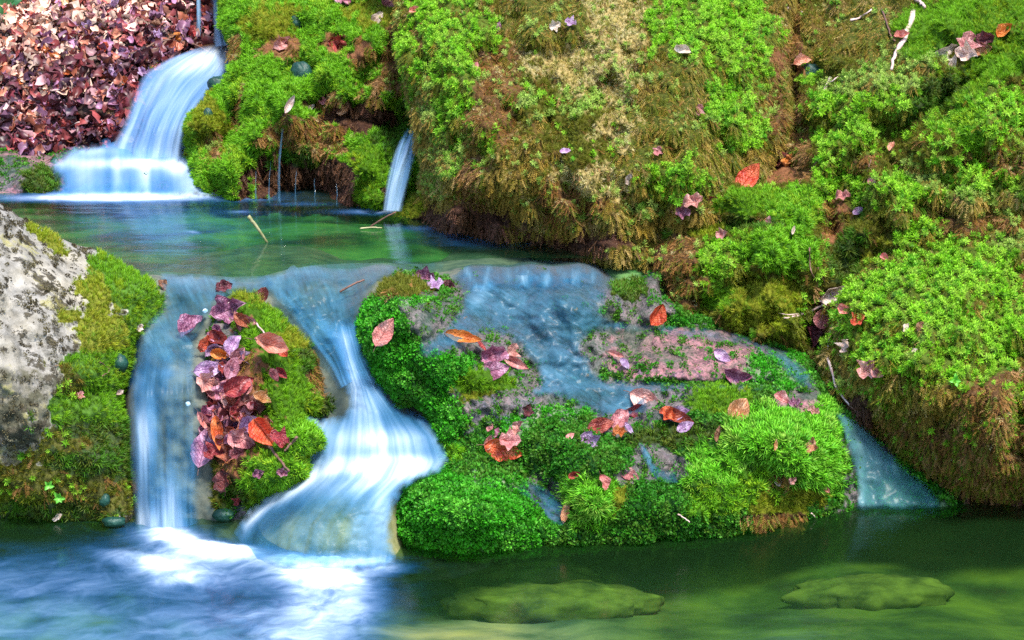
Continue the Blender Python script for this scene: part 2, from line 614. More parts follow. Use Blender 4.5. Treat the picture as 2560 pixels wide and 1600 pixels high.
def mat_earth():
    """mossy stone and soil: colour of what grows there, wet gloss where water runs"""
    t = NT('mossy_stone')
    c = t.attr('col', 'Color'); w = t.attr('wet')
    v = t.obj()
    n1 = t.noise(v, 45, 6, .65); n2 = t.noise(v, 160, 5, .7)
    c1 = t.mix(1.0, c, t.ramp(n1, [(.25, (.35, .35, .38)), (.5, (.95, .95, .95)), (.75, (1.5, 1.45, 1.4))]), 'MULTIPLY')
    wetc = t.ramp(n2, [(.36, (.12, .34, .14)), (.45, (.7, .85, .7)), (.55, (1.15, 1.1, 1.12)), (.7, (1.45, 1.35, 1.4))])
    c2 = t.mix(w, c1, t.mix(1.0, c1, wetc, 'MULTIPLY'))
    n3 = t.noise(v, 10, 4, .6, .5)
    c2 = t.mix(w, c2, t.mix(1.0, c2, t.ramp(n3, [(.35, (.35, .62, .42)), (.48, (1, .95, .85)), (.56, (1.25, 1.0, .95)), (.7, (.7, .85, 1.2))]), 'MULTIPLY'))
    b = t.n('ShaderNodeBump', i_Strength=.8, i_Distance=.01)
    t.link(t.math('ADD', n1, t.math('MULTIPLY', n2, .5)), b.inputs['Height'])
    p = t.n('ShaderNodeBsdfPrincipled')
    t.link(t.math('MULTIPLY', w, .5), p.inputs['Specular IOR Level'])
    t.link(c2, p.inputs['Base Color'])
    t.link(t.math('SUBTRACT', .85, t.math('MULTIPLY', w, .3)), p.inputs['Roughness'])
    t.link(b.outputs[0], p.inputs['Normal'])
    return t.finish(p.outputs[0])


def mat_boulder():
    t = NT('lichen_stone')
    v = t.obj()
    zone = t.attr('col', 'Color')            # moss colours near the moss, stone elsewhere
    lower_face = t.attr('wet')                    # darker lower face with an uneven edge
    n0 = t.noise(v, 7, 6, .6); n1 = t.noise(v, 26, 8, .68); n2 = t.noise(v, 95, 6, .7)
    st = t.ramp(n1, [(.28, (.07, .066, .056)), (.42, (.17, .16, .14)), (.54, (.28, .265, .24)), (.74, (.40, .38, .35))])
    st = t.mix(t.ramp(n0, [(.45, (0, 0, 0)), (.62, (1, 1, 1))]), st, t.mix(.5, st, (.45, .40, .30)))
    # darker greyish ramp of the lower face
    gr = t.ramp(n1, [(.30, (.03, .03, .018)), (.46, (.09, .085, .055)), (.58, (.20, .185, .16)), (.74, (.36, .34, .33))])
    st = t.mix(lower_face, st, gr)
    # dark crustose lichen in patches with crumbly edges
    vo = t.n('ShaderNodeTexVoronoi', i_Scale=32.0, i_Randomness=1.0)
    wv = t.n('ShaderNodeVectorMath', operation='ADD')
    nn = t.n('ShaderNodeTexNoise', i_Scale=40.0, i_Detail=5.0)
    t.link(v, nn.inputs['Vector'])
    sc = t.n('ShaderNodeVectorMath', operation='SCALE', i_Scale=.035)
    t.link(nn.outputs[1], sc.inputs[0]); t.link(v, wv.inputs[0]); t.link(sc.outputs[0], wv.inputs[1])
    t.link(wv.outputs[0], vo.inputs['Vector'])
    d = t.math('ADD', vo.outputs['Distance'], t.math('MULTIPLY', t.math('SUBTRACT', n2, .5), 1.8))
    d = t.math('ADD', d, t.math('MULTIPLY', t.math('SUBTRACT', t.noise(v, 11, 3), .5), 2.2))
    lich = t.ramp(d, [(.12, (1, 1, 1)), (.32, (0, 0, 0))])
    lc = t.ramp(n2, [(.35, (.035, .030, .022)), (.6, (.10, .085, .055)), (.8, (.20, .18, .13))])
    st = t.mix(lich, st, lc)
    # yellow-olive film
    yl = t.math('MULTIPLY', t.ramp(t.noise(v, 13, 6, .7), [(.56, (0, 0, 0)), (.64, (1, 1, 1))]), .75)
    st = t.mix(yl, st, t.ramp(n2, [(.3, (.10, .09, .02)), (.6, (.30, .27, .06)), (.8, (.4, .36, .16))]))
    isst = t.attr('stone')
    soil = t.mix(1.0, zone, t.ramp(n2, [(.3, (.5, .5, .5)), (.7, (1.6, 1.6, 1.6))]), 'MULTIPLY')
    st = t.mix(isst, soil, st)
    b = t.n('ShaderNodeBump', i_Strength=.9, i_Distance=.008)
    t.link(t.math('ADD', t.math('ADD', n1, t.math('MULTIPLY', n2, .5)), t.math('MULTIPLY', lich, .35)), b.inputs['Height'])
    p = t.n('ShaderNodeBsdfPrincipled', i_Roughness=.85)
    p.inputs['Specular IOR Level'].default_value = .2
    t.link(st, p.inputs['Base Color']); t.link(b.outputs[0], p.inputs['Normal'])
    return t.finish(p.outputs[0])


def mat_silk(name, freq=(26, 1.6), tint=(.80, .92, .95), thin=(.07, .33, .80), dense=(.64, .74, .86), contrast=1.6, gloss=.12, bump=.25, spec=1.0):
    """water drawn silky by its own speed: clear where thin, skylight blue painted into the thin milk, white with air where it breaks"""
    t = NT(name)
    uv = t.n('ShaderNodeUVMap', uv_map='flow').outputs[0]
    milk = t.attr('milk'); al = t.attr('cover')
    s1 = t.noise(t.mapping(uv, (freq[0], freq[1], 1)), 1.0, 2.5, .5, .3)
    s2 = t.noise(t.mapping(uv, (freq[0] * .3, freq[1] * .8, 1)), 1.0, 3, .5, .5)
    s = t.math('ADD', t.math('MULTIPLY', s1, .45), t.math('MULTIPLY', s2, .55))
    s = t.math('MULTIPLY', t.math('SUBTRACT', s, .5), contrast)
    amp = t.math('ADD', .35, t.math('MULTIPLY', milk, .65))
    f = t.math('ADD', milk, t.math('MULTIPLY', s, amp), clamp=True)
    fac = t.math('SMOOTHSTEP', f, .02, .85) if False else t.math('POWER', f, .8)
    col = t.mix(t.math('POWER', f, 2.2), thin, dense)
    b = t.n('ShaderNodeBump', i_Strength=bump, i_Distance=.012)
    t.link(s, b.inputs['Height'])
    df = t.n('ShaderNodeBsdfDiffuse'); t.link(col, df.inputs[0])
    tl = t.n('ShaderNodeBsdfTranslucent'); t.link(col, tl.inputs[0])
    mk = t.n('ShaderNodeMixShader', i_0=.35)
    t.link(df.outputs[0], mk.inputs[1]); t.link(tl.outputs[0], mk.inputs[2])
    tr = t.n('ShaderNodeBsdfTransparent', i_Color=(*tint, 1))
    gl = t.n('ShaderNodeBsdfGlossy', i_Roughness=gloss)
    t.link(b.outputs[0], gl.inputs['Normal'])
    fr = t.schlick(b.outputs[0])
    body = t.n('ShaderNodeMixShader')
    t.link(fac, body.inputs[0]); t.link(tr.outputs[0], body.inputs[1]); t.link(mk.outputs[0], body.inputs[2])
    sh = t.n('ShaderNodeMixShader')
    t.link(t.math('MULTIPLY', t.math('MULTIPLY', fr, spec), t.math('SUBTRACT', 1.0, t.math('MULTIPLY', f, .7))), sh.inputs[0])
    t.link(body.outputs[0], sh.inputs[1]); t.link(gl.outputs[0], sh.inputs[2])
    t0 = t.n('ShaderNodeBsdfTransparent')
    fin = t.n('ShaderNodeMixShader')
    t.link(al, fin.inputs[0]); t.link(t0.outputs[0], fin.inputs[1]); t.link(sh.outputs[0], fin.inputs[2])
    return t.finish(fin.outputs[0])


def mat_pool(name, tint, thin, dense, rough, freq, ripple, contrast, murk=(.010, .036, .009), murk_f=.30):
    t = NT(name)
    uv = t.n('ShaderNodeUVMap', uv_map='flow').outputs[0]
    v = t.obj()
    milk = t.attr('milk')
    s1 = t.noise(t.mapping(uv, (freq[0], freq[1], 1)), 1.0, 7, .6, .9)
    s2 = t.noise(t.mapping(v, (5, 14, 5)), 1.0, 4, .55, .8)
    s = t.math('SUBTRACT', t.math('ADD', t.math('MULTIPLY', s1, .6), t.math('MULTIPLY', s2, .4)), .5)
    f = t.math('MULTIPLY', t.math('ADD', milk, t.math('MULTIPLY', s, t.math('MULTIPLY', t.math('POWER', milk, .5), contrast))), 1.0, clamp=True)
    col = t.mix(t.math('POWER', f, 2.0), thin, dense)  # thin milk carries the blue of the skylight as painted colour
    rp = t.noise(t.mapping(v, ripple), 1.0, 4, .5, .4)
    b = t.n('ShaderNodeBump', i_Strength=.10, i_Distance=.02)
    t.link(rp, b.inputs['Height'])
    df = t.n('ShaderNodeBsdfDiffuse'); t.link(col, df.inputs[0])
    tr = t.n('ShaderNodeBsdfTransparent', i_Color=(*tint, 1))
    gl = t.n('ShaderNodeBsdfGlossy', i_Roughness=rough)
    t.link(b.outputs[0], gl.inputs['Normal'])
    fr = t.schlick(b.outputs[0])
    body = t.n('ShaderNodeMixShader')
    mdf = t.n('ShaderNodeBsdfDiffuse', i_Color=(*murk, 1))
    clear = t.n('ShaderNodeMixShader', i_0=murk_f)
    t.link(tr.outputs[0], clear.inputs[1]); t.link(mdf.outputs[0], clear.inputs[2])
    t.link(f, body.inputs[0]); t.link(clear.outputs[0], body.inputs[1]); t.link(df.outputs[0], body.inputs[2])
    sh = t.n('ShaderNodeMixShader')
    t.link(t.math('MULTIPLY', fr, t.math('SUBTRACT', 1.0, t.math('MULTIPLY', f, .8))), sh.inputs[0])
    t.link(body.outputs[0], sh.inputs[1]); t.link(gl.outputs[0], sh.inputs[2])
    return t.finish(sh.outputs[0])


def mat_leaf(name, c0, c1, c2):
    t = NT(name)
    uv = t.n('ShaderNodeUVMap', uv_map='flow').outputs[0]
    sx = t.n('ShaderNodeSeparateXYZ'); t.link(uv, sx.inputs[0])
    au = t.math('ABSOLUTE', t.math('SUBTRACT', sx.outputs[0], .5))
    ph = t.math('SUBTRACT', t.math('MULTIPLY', sx.outputs[1], 9.0), t.math('MULTIPLY', au, 5.0))
    tri = t.math('ABSOLUTE', t.math('SUBTRACT', t.math('FRACT', ph), .5))
    vein = t.math('MAXIMUM', t.ramp(tri, [(.0, (1, 1, 1)), (.10, (0, 0, 0))]), t.ramp(au, [(.0, (1, 1, 1)), (.035, (0, 0, 0))]))
    oi = t.n('ShaderNodeObjectInfo')
    v = t.n('ShaderNodeVectorMath', operation='ADD')
    t.link(t.n('ShaderNodeTexCoord').outputs['Object'], v.inputs[0]); t.link(oi.outputs['Random'], v.inputs[1])
    n = t.noise(v.outputs[0], 3.2, 5, .6)
    c = t.ramp(n, [(.34, c0), (.50, c1), (.68, c2)])
    c = t.mix(t.math('MULTIPLY', vein, .45), c, t.mix(.5, c0, (.09, .03, .02)))
    hv = t.n('ShaderNodeHueSaturation')
    t.link(t.math('ADD', .48, t.math('MULTIPLY', oi.outputs['Random'], .035)), hv.inputs['Hue'])
    t.link(t.math('ADD', .8, t.math('MULTIPLY', t.math('FRACT', t.math('MULTIPLY', oi.outputs['Random'], 7.3)), .4)), hv.inputs['Value'])
    t.link(c, hv.inputs['Color'])
    b = t.n('ShaderNodeBump', i_Strength=.6, i_Distance=.03)
    t.link(t.math('SUBTRACT', n, t.math('MULTIPLY', vein, .5)), b.inputs['Height'])
    p = t.n('ShaderNodeBsdfPrincipled', i_Roughness=.38)
    p.inputs['Specular IOR Level'].default_value = .6
    t.link(hv.outputs[0], p.inputs['Base Color']); t.link(b.outputs[0], p.inputs['Normal'])
    tr = t.n('ShaderNodeBsdfTranslucent'); t.link(hv.outputs[0], tr.inputs[0])
    mx = t.n('ShaderNodeMixShader', i_0=.15)
    t.link(p.outputs[0], mx.inputs[1]); t.link(tr.outputs[0], mx.inputs[2])
    return t.finish(mx.outputs[0])


def mat_litter():
    t = NT('leaf_litter_brown')
    c = t.attr('col', 'Color')
    n = t.noise(t.obj(), 60, 4)
    cc = t.mix(1.0, c, t.ramp(n, [(.3, (.6, .6, .6)), (.7, (1.35, 1.3, 1.3))]), 'MULTIPLY')
    p = t.n('ShaderNodeBsdfPrincipled', i_Roughness=.45)
    t.link(cc, p.inputs['Base Color'])
    return t.finish(p.outputs[0])


def mat_simple(name, c0, c1, scale=30, rough=.7, bump=.4, stretch=(1, 1, 1), spec=.4):
    t = NT(name)
    v = t.mapping(t.obj(), stretch)
    n = t.noise(v, scale, 6, .65)
    c = t.ramp(n, [(.3, c0), (.7, c1)])
    b = t.n('ShaderNodeBump', i_Strength=bump, i_Distance=.006)
    t.link(n, b.inputs['Height'])
    p = t.n('ShaderNodeBsdfPrincipled', i_Roughness=rough)
    p.inputs['Specular IOR Level'].default_value = spec
    t.link(c, p.inputs['Base Color']); t.link(b.outputs[0], p.inputs['Normal'])
    return t.finish(p.outputs[0])


def mat_bed():
    t = NT('stream_bed')
    v = t.obj()
    c = t.attr('col', 'Color')
    n1 = t.noise(t.mapping(v, (8, 9, 10)), 1.0, 4, .55, .3)
    n2 = t.noise(t.mapping(v, (2.5, 6, 3)), 1.0, 2, .5, .5)
    m = t.ramp(t.math('ADD', t.math('MULTIPLY', n1, .6), t.math('MULTIPLY', n2, .4)), [(.36, (.10, .18, .16)), (.46, (.55, .7, .55)), (.54, (1.4, 1.3, 1.0)), (.64, (2.4, 2.0, 1.2))])
    cc = t.mix(1.0, c, m, 'MULTIPLY')
    p = t.n('ShaderNodeBsdfPrincipled', i_Roughness=.9)
    t.link(cc, p.inputs['Base Color'])
    return t.finish(p.outputs[0])


M_MOSS = mat_moss()
M_EARTH = mat_earth()
M_BOULDER = mat_boulder()
M_BED = mat_bed()
M_LITTER = mat_litter()
M_LEDGE = mat_simple('wet_ledge_stone', (.025, .05, .055), (.19, .185, .135), 18, .8, .5, spec=.1)
M_SUB = mat_simple('drowned_mossy_stone', (.008, .026, .006), (.22, .26, .04), 1.0, .9, .05, (16, 34, 30))
M_HILL = mat_simple('dark_soil', (.02, .012, .010), (.09, .05, .04), 30, .9, .6)
M_BARKP = mat_simple('pale_twig_bark', (.42, .25, .22), (.75, .58, .55), 60, .6, .5)
M_BARKB = mat_simple('brown_twig_bark', (.07, .035, .025), (.22, .11, .08), 60, .6, .5)
M_BARKG = mat_simple('greenish_stick_bark', (.20, .20, .08), (.50, .46, .26), 60, .6, .5)
M_TEAL = mat_simple('teal_algae_stone', (.003, .022, .016), (.016, .075, .055), 40, .4, .9)
M_IVY = mat_simple('dark_ivy_green', (.012, .07, .02), (.04, .16, .05), 20, .4, .3)
M_SPRIG = mat_simple('fresh_green_leaf', (.06, .32, .02), (.16, .46, .05), 20, .45, .3)
M_PEB = mat_simple('white_pebble', (.45, .5, .55), (.85, .85, .85), 30, .5, .3)
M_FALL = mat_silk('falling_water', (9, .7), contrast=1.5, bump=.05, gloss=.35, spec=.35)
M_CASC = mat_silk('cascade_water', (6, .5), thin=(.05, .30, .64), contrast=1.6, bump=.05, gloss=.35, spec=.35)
M_FILM = mat_silk('sheet_water', (38, 7), tint=(.60, .80, .90), thin=(.045, .25, .42), dense=(.60, .85, 1.0), contrast=2.0, gloss=.40, bump=.10)
M_SLIDE = mat_silk('sliding_water', (20, 3), tint=(.65, .88, .85), thin=(.10, .36, .46), dense=(.55, .80, .85), contrast=1.2, gloss=.35, bump=.08)
M_TRICK = mat_silk('trickle_water', (7, .8), thin=(.12, .34, .58), contrast=1.2)
LEAFM = {
    'red':    mat_leaf('red_brown_leaf', (.16, .020, .018), (.36, .055, .035), (.55, .16, .11)),
    'orange': mat_leaf('orange_leaf', (.40, .060, .012), (.62, .14, .03), (.72, .26, .09)),
    'tan':    mat_leaf('tan_leaf', (.42, .18, .06), (.62, .32, .14), (.80, .55, .34)),
    'pink':   mat_leaf('pink_leaf', (.42, .12, .12), (.62, .25, .24), (.78, .45, .43)),
    'salmon': mat_leaf('salmon_leaf', (.62, .19, .13), (.75, .30, .22), (.85, .45, .36)),
    'purple': mat_leaf('purple_leaf', (.16, .035, .07), (.36, .12, .20), (.58, .32, .44)),
    'lilac':  mat_leaf('lilac_leaf', (.24, .11, .26), (.46, .28, .48), (.66, .52, .72)),
    'dark':   mat_leaf('dark_maroon_leaf', (.045, .010, .014), (.13, .022, .025), (.26, .07, .08)),
    'pale':   mat_leaf('pale_leaf', (.55, .38, .30), (.74, .58, .50), (.86, .74, .68)),
    'brown':  mat_leaf('brown_leaf', (.10, .04, .02), (.24, .10, .05), (.40, .22, .13)),
}


# ------------------------------------------------------------------ bodies
def Z(x, y, z):
    return (x, y, dz(y, z))


B = {}
B['hill'] = Body([(-330, 420), (-330, -170), (200, -180), (640, -170), (640, 220), (470, 330), (440, 420), (150, 420)],
    [(0, 400, 5.0), (250, 370, 5.0), (300, 250, 5.1), (0, 200, 5.3), (430, 120, 5.42), (0, 0, 5.7), (500, -20, 5.8), (0, -150, 6.3), (500, -150, 6.3), (-300, 400, 5.0), (-300, 0, 5.7), (440, 330, 5.12), (640, 200, 5.5)],
    step=8, roll=(10, .02), bumps=[(230, 300, 40, 25, -.10), (120, 250, 60, 20, -.05), (330, 120, 60, 25, -.05)], noise=((70, .05), (25, .02)), seed=3)
B['cliff'] = Body([(525, -170), (520, 0), (522, 60), (545, 110), (545, 160), (505, 210), (472, 255), (432, 292), (436, 345), (452, 425), (470, 480), (620, 484), (760, 492), (905, 505), (1080, 525), (1100, 200), (1080, -170)],
    [(460, 440, 4.74), Z(520, 466, ZU), Z(700, 480, ZU), (900, 495, 4.53), (1050, 510, 4.5), (700, 380, 4.68), (700, 250, 4.80), (700, 100, 5.0), (700, 0, 5.2), (560, 200, 4.95), (560, 50, 5.2), (480, 300, 4.85), (900, 300, 4.70), (900, 150, 4.85), (960, 0, 5.05), (800, -150, 5.6), (560, -150, 5.7), (1050, 250, 4.75), (1050, 0, 5.1)],
    step=6, roll=(38, .12), thick=.4, seed=11, warp=8,
    bumps=[(590, 50, 55, 45, .07), (640, 130, 35, 80, .05, 30), (575, 170, 40, 60, .05, 20), (810, 165, 65, 38, .09, -25), (860, 110, 60, 30, .05, -25), (700, 30, 60, 30, .04),
           (600, 300, 26, 130, .09, 14), (540, 400, 34, 60, .08), (655, 270, 26, 110, .07, 22), (700, 210, 50, 30, .05, -35), (870, 410, 48, 85, .10), (690, 280, 28, 60, .07, 15), (480, 290, 40, 40, .04),
           (740, 320, 80, 30, -.05), (740, 420, 60, 50, -.10), (850, 270, 80, 24, -.09), (620, 380, 18, 60, -.08), (930, 300, 40, 40, -.10), (700, 440, 120, 26, -.08), (820, 330, 40, 60, .03), (950, 400, 25, 70, .04),
           (670, 115, 30, 18, -.04), (800, 110, 20, 18, -.04), (840, 220, 60, 25, .05), (662, 400, 12, 70, -.09), (575, 445, 12, 40, -.08), (805, 445, 16, 40, -.08), (560, 260, 9, 60, -.06, 14), (760, 240, 40, 14, -.05, -30), (520, 320, 22, 50, -.04), (900, 60, 60, 40, .05), (770, 20, 40, 40, .05)],
    noise=((48, .075), (19, .030), (8, .009)))
B['bulge'] = Body([(945, -170), (935, 0), (938, 100), (955, 175), (975, 265), (988, 330), (1000, 400), (985, 455), (930, 500), (895, 526), (985, 533), (1060, 548), (1160, 562), (1260, 585), (1400, 606), (1460, 622), (1560, 640), (1700, 560), (1800, 440), (1870, 330), (1872, 180), (1862, 80), (1880, 0), (1890, -170)],
    [Z(905, 522, ZU), (960, 480, 4.40), Z(1000, 535, ZU), Z(1260, 582, ZU), Z(1450, 618, ZU), (1250, 450, 4.06), (1250, 300, 4.14), (1250, 150, 4.28), (1250, 0, 4.52), (1250, -150, 4.95), (1010, 400, 4.32), (985, 200, 4.48), (980, 0, 4.75), (1600, 450, 3.98), (1600, 250, 4.12), (1600, 100, 4.3), (1600, -100, 4.75), (1820, 300, 4.3), (1820, 100, 4.5), (1860, 0, 4.75), (1700, 430, 4.05), (1510, 560, 3.98), (1100, 300, 4.2), (1100, 450, 4.16), (1400, 520, 3.97), (1420, 200, 4.2)],
    step=6, roll=(40, .13), thick=.5, seed=23,
    bumps=[(1050, 150, 70, 120, .06), (1180, 330, 60, 110, .05, 10), (1280, 420, 80, 70, .05), (1450, 400, 110, 60, .05), (1640, 310, 80, 90, .05), (1680, 70, 90, 60, .05), (1600, 420, 70, 40, .06), (1120, 470, 60, 40, -.05), (1350, 560, 160, 14, -.07), (1540, 300, 30, 100, -.03), (1390, 100, 120, 120, -.03), (1200, 120, 40, 120, -.03, 10), (1780, 180, 60, 90, .05), (1330, 490, 40, 40, .04), (1480, 510, 50, 30, .04)],
    noise=((60, .075), (24, .032), (9, .010)))
B['bank'] = Body([(1875, -170), (1872, 0), (1868, 110), (1878, 220), (1868, 320), (1810, 395), (1730, 440), (1620, 480), (1540, 505), (1512, 560), (1515, 640), (1545, 690), (1552, 752), (1640, 766), (1720, 796), (1830, 818), (1890, 846), (1940, 900), (2100, 900), (2700, 800), (2750, -170)],
    [(1530, 560, 4.06), (1530, 690, 3.95), (1600, 750, 3.84), (1640, 762, 3.80), (1830, 812, 3.70), (1750, 600, 3.84), (1750, 480, 4.0), (1860, 428, 4.14), (1890, 520, 3.88), (1830, 700, 3.74), (1950, 400, 4.08), (2000, 250, 4.22), (1890, 150, 4.5), (2100, 300, 4.08), (2300, 300, 3.98), (2400, 450, 3.85), (2100, 100, 4.35), (2400, 100, 4.22), (2000, 0, 4.7), (2400, 0, 4.42), (2400, -150, 4.8), (2000, -150, 5.0), (1950, 650, 3.82), (1920, 820, 3.78), (2100, 560, 3.86), (1620, 520, 4.02), (2700, 300, 3.9), (2700, 700, 3.7), (2200, 750, 3.8), (1950, 540, 3.95)],
    step=6, roll=(36, .12), thick=.5, seed=37,
    bumps=[(1750, 475, 75, 22, .05), (1890, 490, 60, 42, .07), (1830, 590, 95, 45, .06), (1690, 640, 60, 45, .05), (1790, 720, 100, 55, .06), (1600, 600, 50, 60, .04), (1900, 400, 60, 30, -.05), (1870, 250, 22, 90, -.08), (1880, 60, 20, 90, -.06), (1960, 540, 26, 60, -.05), (2280, 200, 110, 22, -.06, -28), (2180, 300, 110, 30, -.04, -35), (2230, 60, 150, 40, .06), (2180, 130, 60, 30, .06), (2350, 170, 120, 24, .06, -30), (2000, 80, 60, 70, .04), (2050, 230, 120, 40, .05, -20), (2040, 340, 80, 60, .04), (2250, 350, 90, 60, .04), (2330, 470, 120, 30, .04), (2080, 450, 70, 50, .04), (1990, 460, 40, 30, -.04), (1700, 545, 70, 18, -.04), (1740, 660, 40, 14, -.03), (1930, 770, 30, 60, -.05), (2360, 300, 80, 60, .05), (2150, 410, 60, 20, -.05), (2230, 235, 110, 12, -.08, -32), (2080, 330, 70, 12, -.06, -25), (2300, 385, 90, 12, -.05, -8), (2250, 505, 120, 12, -.05, -8), (1760, 528, 90, 10, -.06), (1700, 590, 14, 40, -.05), (1760, 655, 60, 10, -.05, 15)],
    noise=((52, .075), (22, .034), (9, .010)))
B['right'] = Body([(1935, 905), (1932, 860), (1955, 800), (1975, 740), (2000, 680), (2060, 612), (2150, 560), (2300, 525), (2480, 500), (2760, 480), (2790, 1240), (2500, 1215), (2400, 1196), (2330, 1192), (2262, 1184), (2210, 1138), (2130, 1078), (2060, 1020), (2020, 990), (1965, 950)],
    [(2260, 1186, 3.47), (2420, 1200, 3.44), (2600, 1210, 3.42), (2130, 1080, 3.50), (1975, 960, 3.58), (1945, 880, 3.62), (2000, 700, 3.66), (2150, 900, 3.42), (2350, 900, 3.36), (2350, 1100, 3.34), (2200, 620, 3.74), (2400, 600, 3.70), (2250, 540, 3.85), (2500, 520, 3.8), (2650, 900, 3.34), (2060, 800, 3.52), (2700, 500, 3.8), (2230, 1080, 3.40)],
    step=6, roll=(50, .12), thick=.5, seed=41,
    bumps=[(2120, 760, 100, 80, .05), (2300, 700, 90, 60, .04), (2250, 880, 80, 80, .03), (2080, 880, 50, 50, .03), (2420, 680, 50, 70, -.05), (2200, 620, 70, 30, .03), (2350, 1000, 60, 120, .03, 5)],
    noise=((56, .05), (22, .026), (9, .010)))
B['front'] = Body([(885, 672), (852, 730), (846, 785), (862, 840), (890, 890), (935, 950), (985, 955), (1012, 985), (1030, 1030), (1042, 1080), (1048, 1108), (985, 1130), (945, 1175), (922, 1240), (928, 1285), (985, 1303), (1090, 1316), (1200, 1312), (1330, 1300), (1500, 1290), (1650, 1282), (1800, 1258), (1960, 1230), (2040, 1218), (2150, 1222), (2260, 1208), (2295, 1200), (2245, 1160), (2180, 1110), (2090, 1030), (2020, 970), (1965, 935), (1935, 890), (1900, 840), (1800, 790), (1640, 740), (1560, 690), (1560, 600), (1400, 575), (1250, 570), (1100, 578), (1010, 600), (930, 640)],
    [(950, 662, 3.70), (880, 740, 3.60), (900, 860, 3.48), (950, 940, 3.43), (1040, 1020, 3.40), (1040, 1090, 3.35), (1000, 1150, 3.25), (1130, 1200, 3.17), Z(1130, 1312, -.005), Z(950, 1290, -.005), Z(1330, 1297, -.005), Z(1600, 1284, -.005), Z(1900, 1240, -.005), Z(2020, 1216, -.005), Z(2200, 1212, -.005),
     (1250, 1000, 3.42), (1400, 950, 3.48), (1300, 880, 3.56), (1600, 850, 3.60), (1600, 780, 3.70), (1600, 920, 3.50), (1800, 860, 3.62), (1200, 760, 3.67), (1450, 760, 3.71), (1100, 680, 3.77), (1250, 665, 3.83), (1500, 690, 3.82), Z(1100, 618, .305), Z(1250, 612, .305), Z(1400, 612, .305), Z(1540, 625, .305), Z(1250, 572, .18), Z(1050, 590, .20), Z(1500, 590, .18),
     (1400, 1100, 3.30), (1830, 1000, 3.40), (1830, 960, 3.47), (1830, 1130, 3.30), (1700, 950, 3.47), (1950, 1080, 3.38), (1930, 930, 3.54), (2000, 1120, 3.44), (2020, 1000, 3.52), (2100, 1110, 3.47), (1500, 1200, 3.24), (1700, 1200, 3.26), (1200, 1120, 3.33), (1900, 1190, 3.34)],
    step=5, roll=(34, .09), thick=.35, seed=53,
    bumps=[(1100, 1215, 130, 60, .07), (900, 770, 45, 50, .05), (950, 690, 60, 32, .045), (1120, 890, 65, 35, .05), (1050, 870, 40, 40, .03), (1060, 990, 35, 60, .04), (1320, 1040, 70, 50, .05), (1400, 1090, 70, 40, .05), (1390, 1185, 65, 55, .06), (1230, 1050, 60, 40, .03), (1830, 1035, 110, 60, .08), (1910, 1100, 70, 50, .05), (1690, 940, 60, 28, .05), (1460, 695, 45, 34, .07), (1560, 1200, 90, 50, .04), (1300, 1170, 40, 80, -.04, -30), (1560, 1100, 50, 60, -.03), (1150, 960, 70, 30, .02), (1250, 890, 40, 60, -.02), (1620, 850, 160, 40, .03), (1880, 870, 40, 60, -.03), (1700, 905, 200, 8, -.03), (1650, 770, 200, 10, -.02), (1480, 985, 40, 60, -.03), (1750, 1180, 60, 40, .03), (1190, 660, 30, 25, .04), (1280, 650, 40, 22, .04), (1360, 655, 30, 22, .03), (1130, 815, 90, 25, .02)],
    noise=((40, .022), (16, .012), (7, .005)))
B['leafy'] = Body([(520, 700), (560, 685), (612, 690), (640, 722), (690, 770), (735, 815), (785, 880), (808, 950), (790, 985), (725, 985), (752, 1012), (772, 1050), (732, 1075), (732, 1120), (690, 1160), (620, 1195), (575, 1245), (500, 1250), (474, 1235), (466, 1150), (464, 1050), (474, 950), (456, 870), (465, 820), (488, 760)],
    [(570, 700, 3.66), (600, 800, 3.52), (700, 850, 3.55), (790, 950, 3.56), (600, 1000, 3.38), (500, 870, 3.5), (480, 1050, 3.42), (600, 1150, 3.30), (700, 1060, 3.30), (760, 1045, 3.32), (520, 1230, 3.34), (600, 1220, 3.32), (700, 1140, 3.28)],
    step=5, roll=(34, .10), thick=.3, seed=61,
    bumps=[(720, 1035, 50, 35, .05), (650, 1120, 70, 45, .05), (650, 830, 60, 80, .04), (690, 940, 40, 60, .03), (600, 720, 40, 20, .03), (560, 1180, 30, 40, -.05)], noise=((38, .025), (15, .012), (7, .005)))
B['boulder'] = Body([(-330, 300), (-150, 405), (0, 482), (60, 520), (150, 566), (240, 598), (320, 645), (382, 682), (398, 722), (384, 765), (322, 802), (318, 862), (284, 930), (296, 1000), (302, 1100), (318, 1245), (200, 1246), (0, 1236), (-330, 1250)],
    [(-300, 320, 3.7), (0, 490, 3.66), (0, 620, 3.50), (0, 760, 3.38), (0, 900, 3.28), (0, 1050, 3.27), Z(0, 1232, -.01), (150, 570, 3.72), (240, 610, 3.74), (150, 700, 3.52), (150, 850, 3.38), (150, 1000, 3.33), Z(150, 1240, -.01), (380, 700, 3.72), (380, 750, 3.68), (290, 700, 3.60), (290, 850, 3.52), (280, 1000, 3.42), (300, 1150, 3.37), Z(300, 1242, -.01), (-300, 900, 3.2), (-300, 1240, 3.3), (-300, 600, 3.4)],
    step=4, roll=(26, .08), thick=.45, seed=71, warp=3,
    bumps=[(300, 680, 70, 40, .03), (240, 800, 40, 40, .02), (230, 880, 40, 30, .03), (220, 970, 50, 35, .03), (220, 1080, 60, 30, .025), (240, 925, 60, 10, -.02), (90, 1160, 90, 40, .01)],
    noise=((90, .03), (30, .010), (10, .003)))
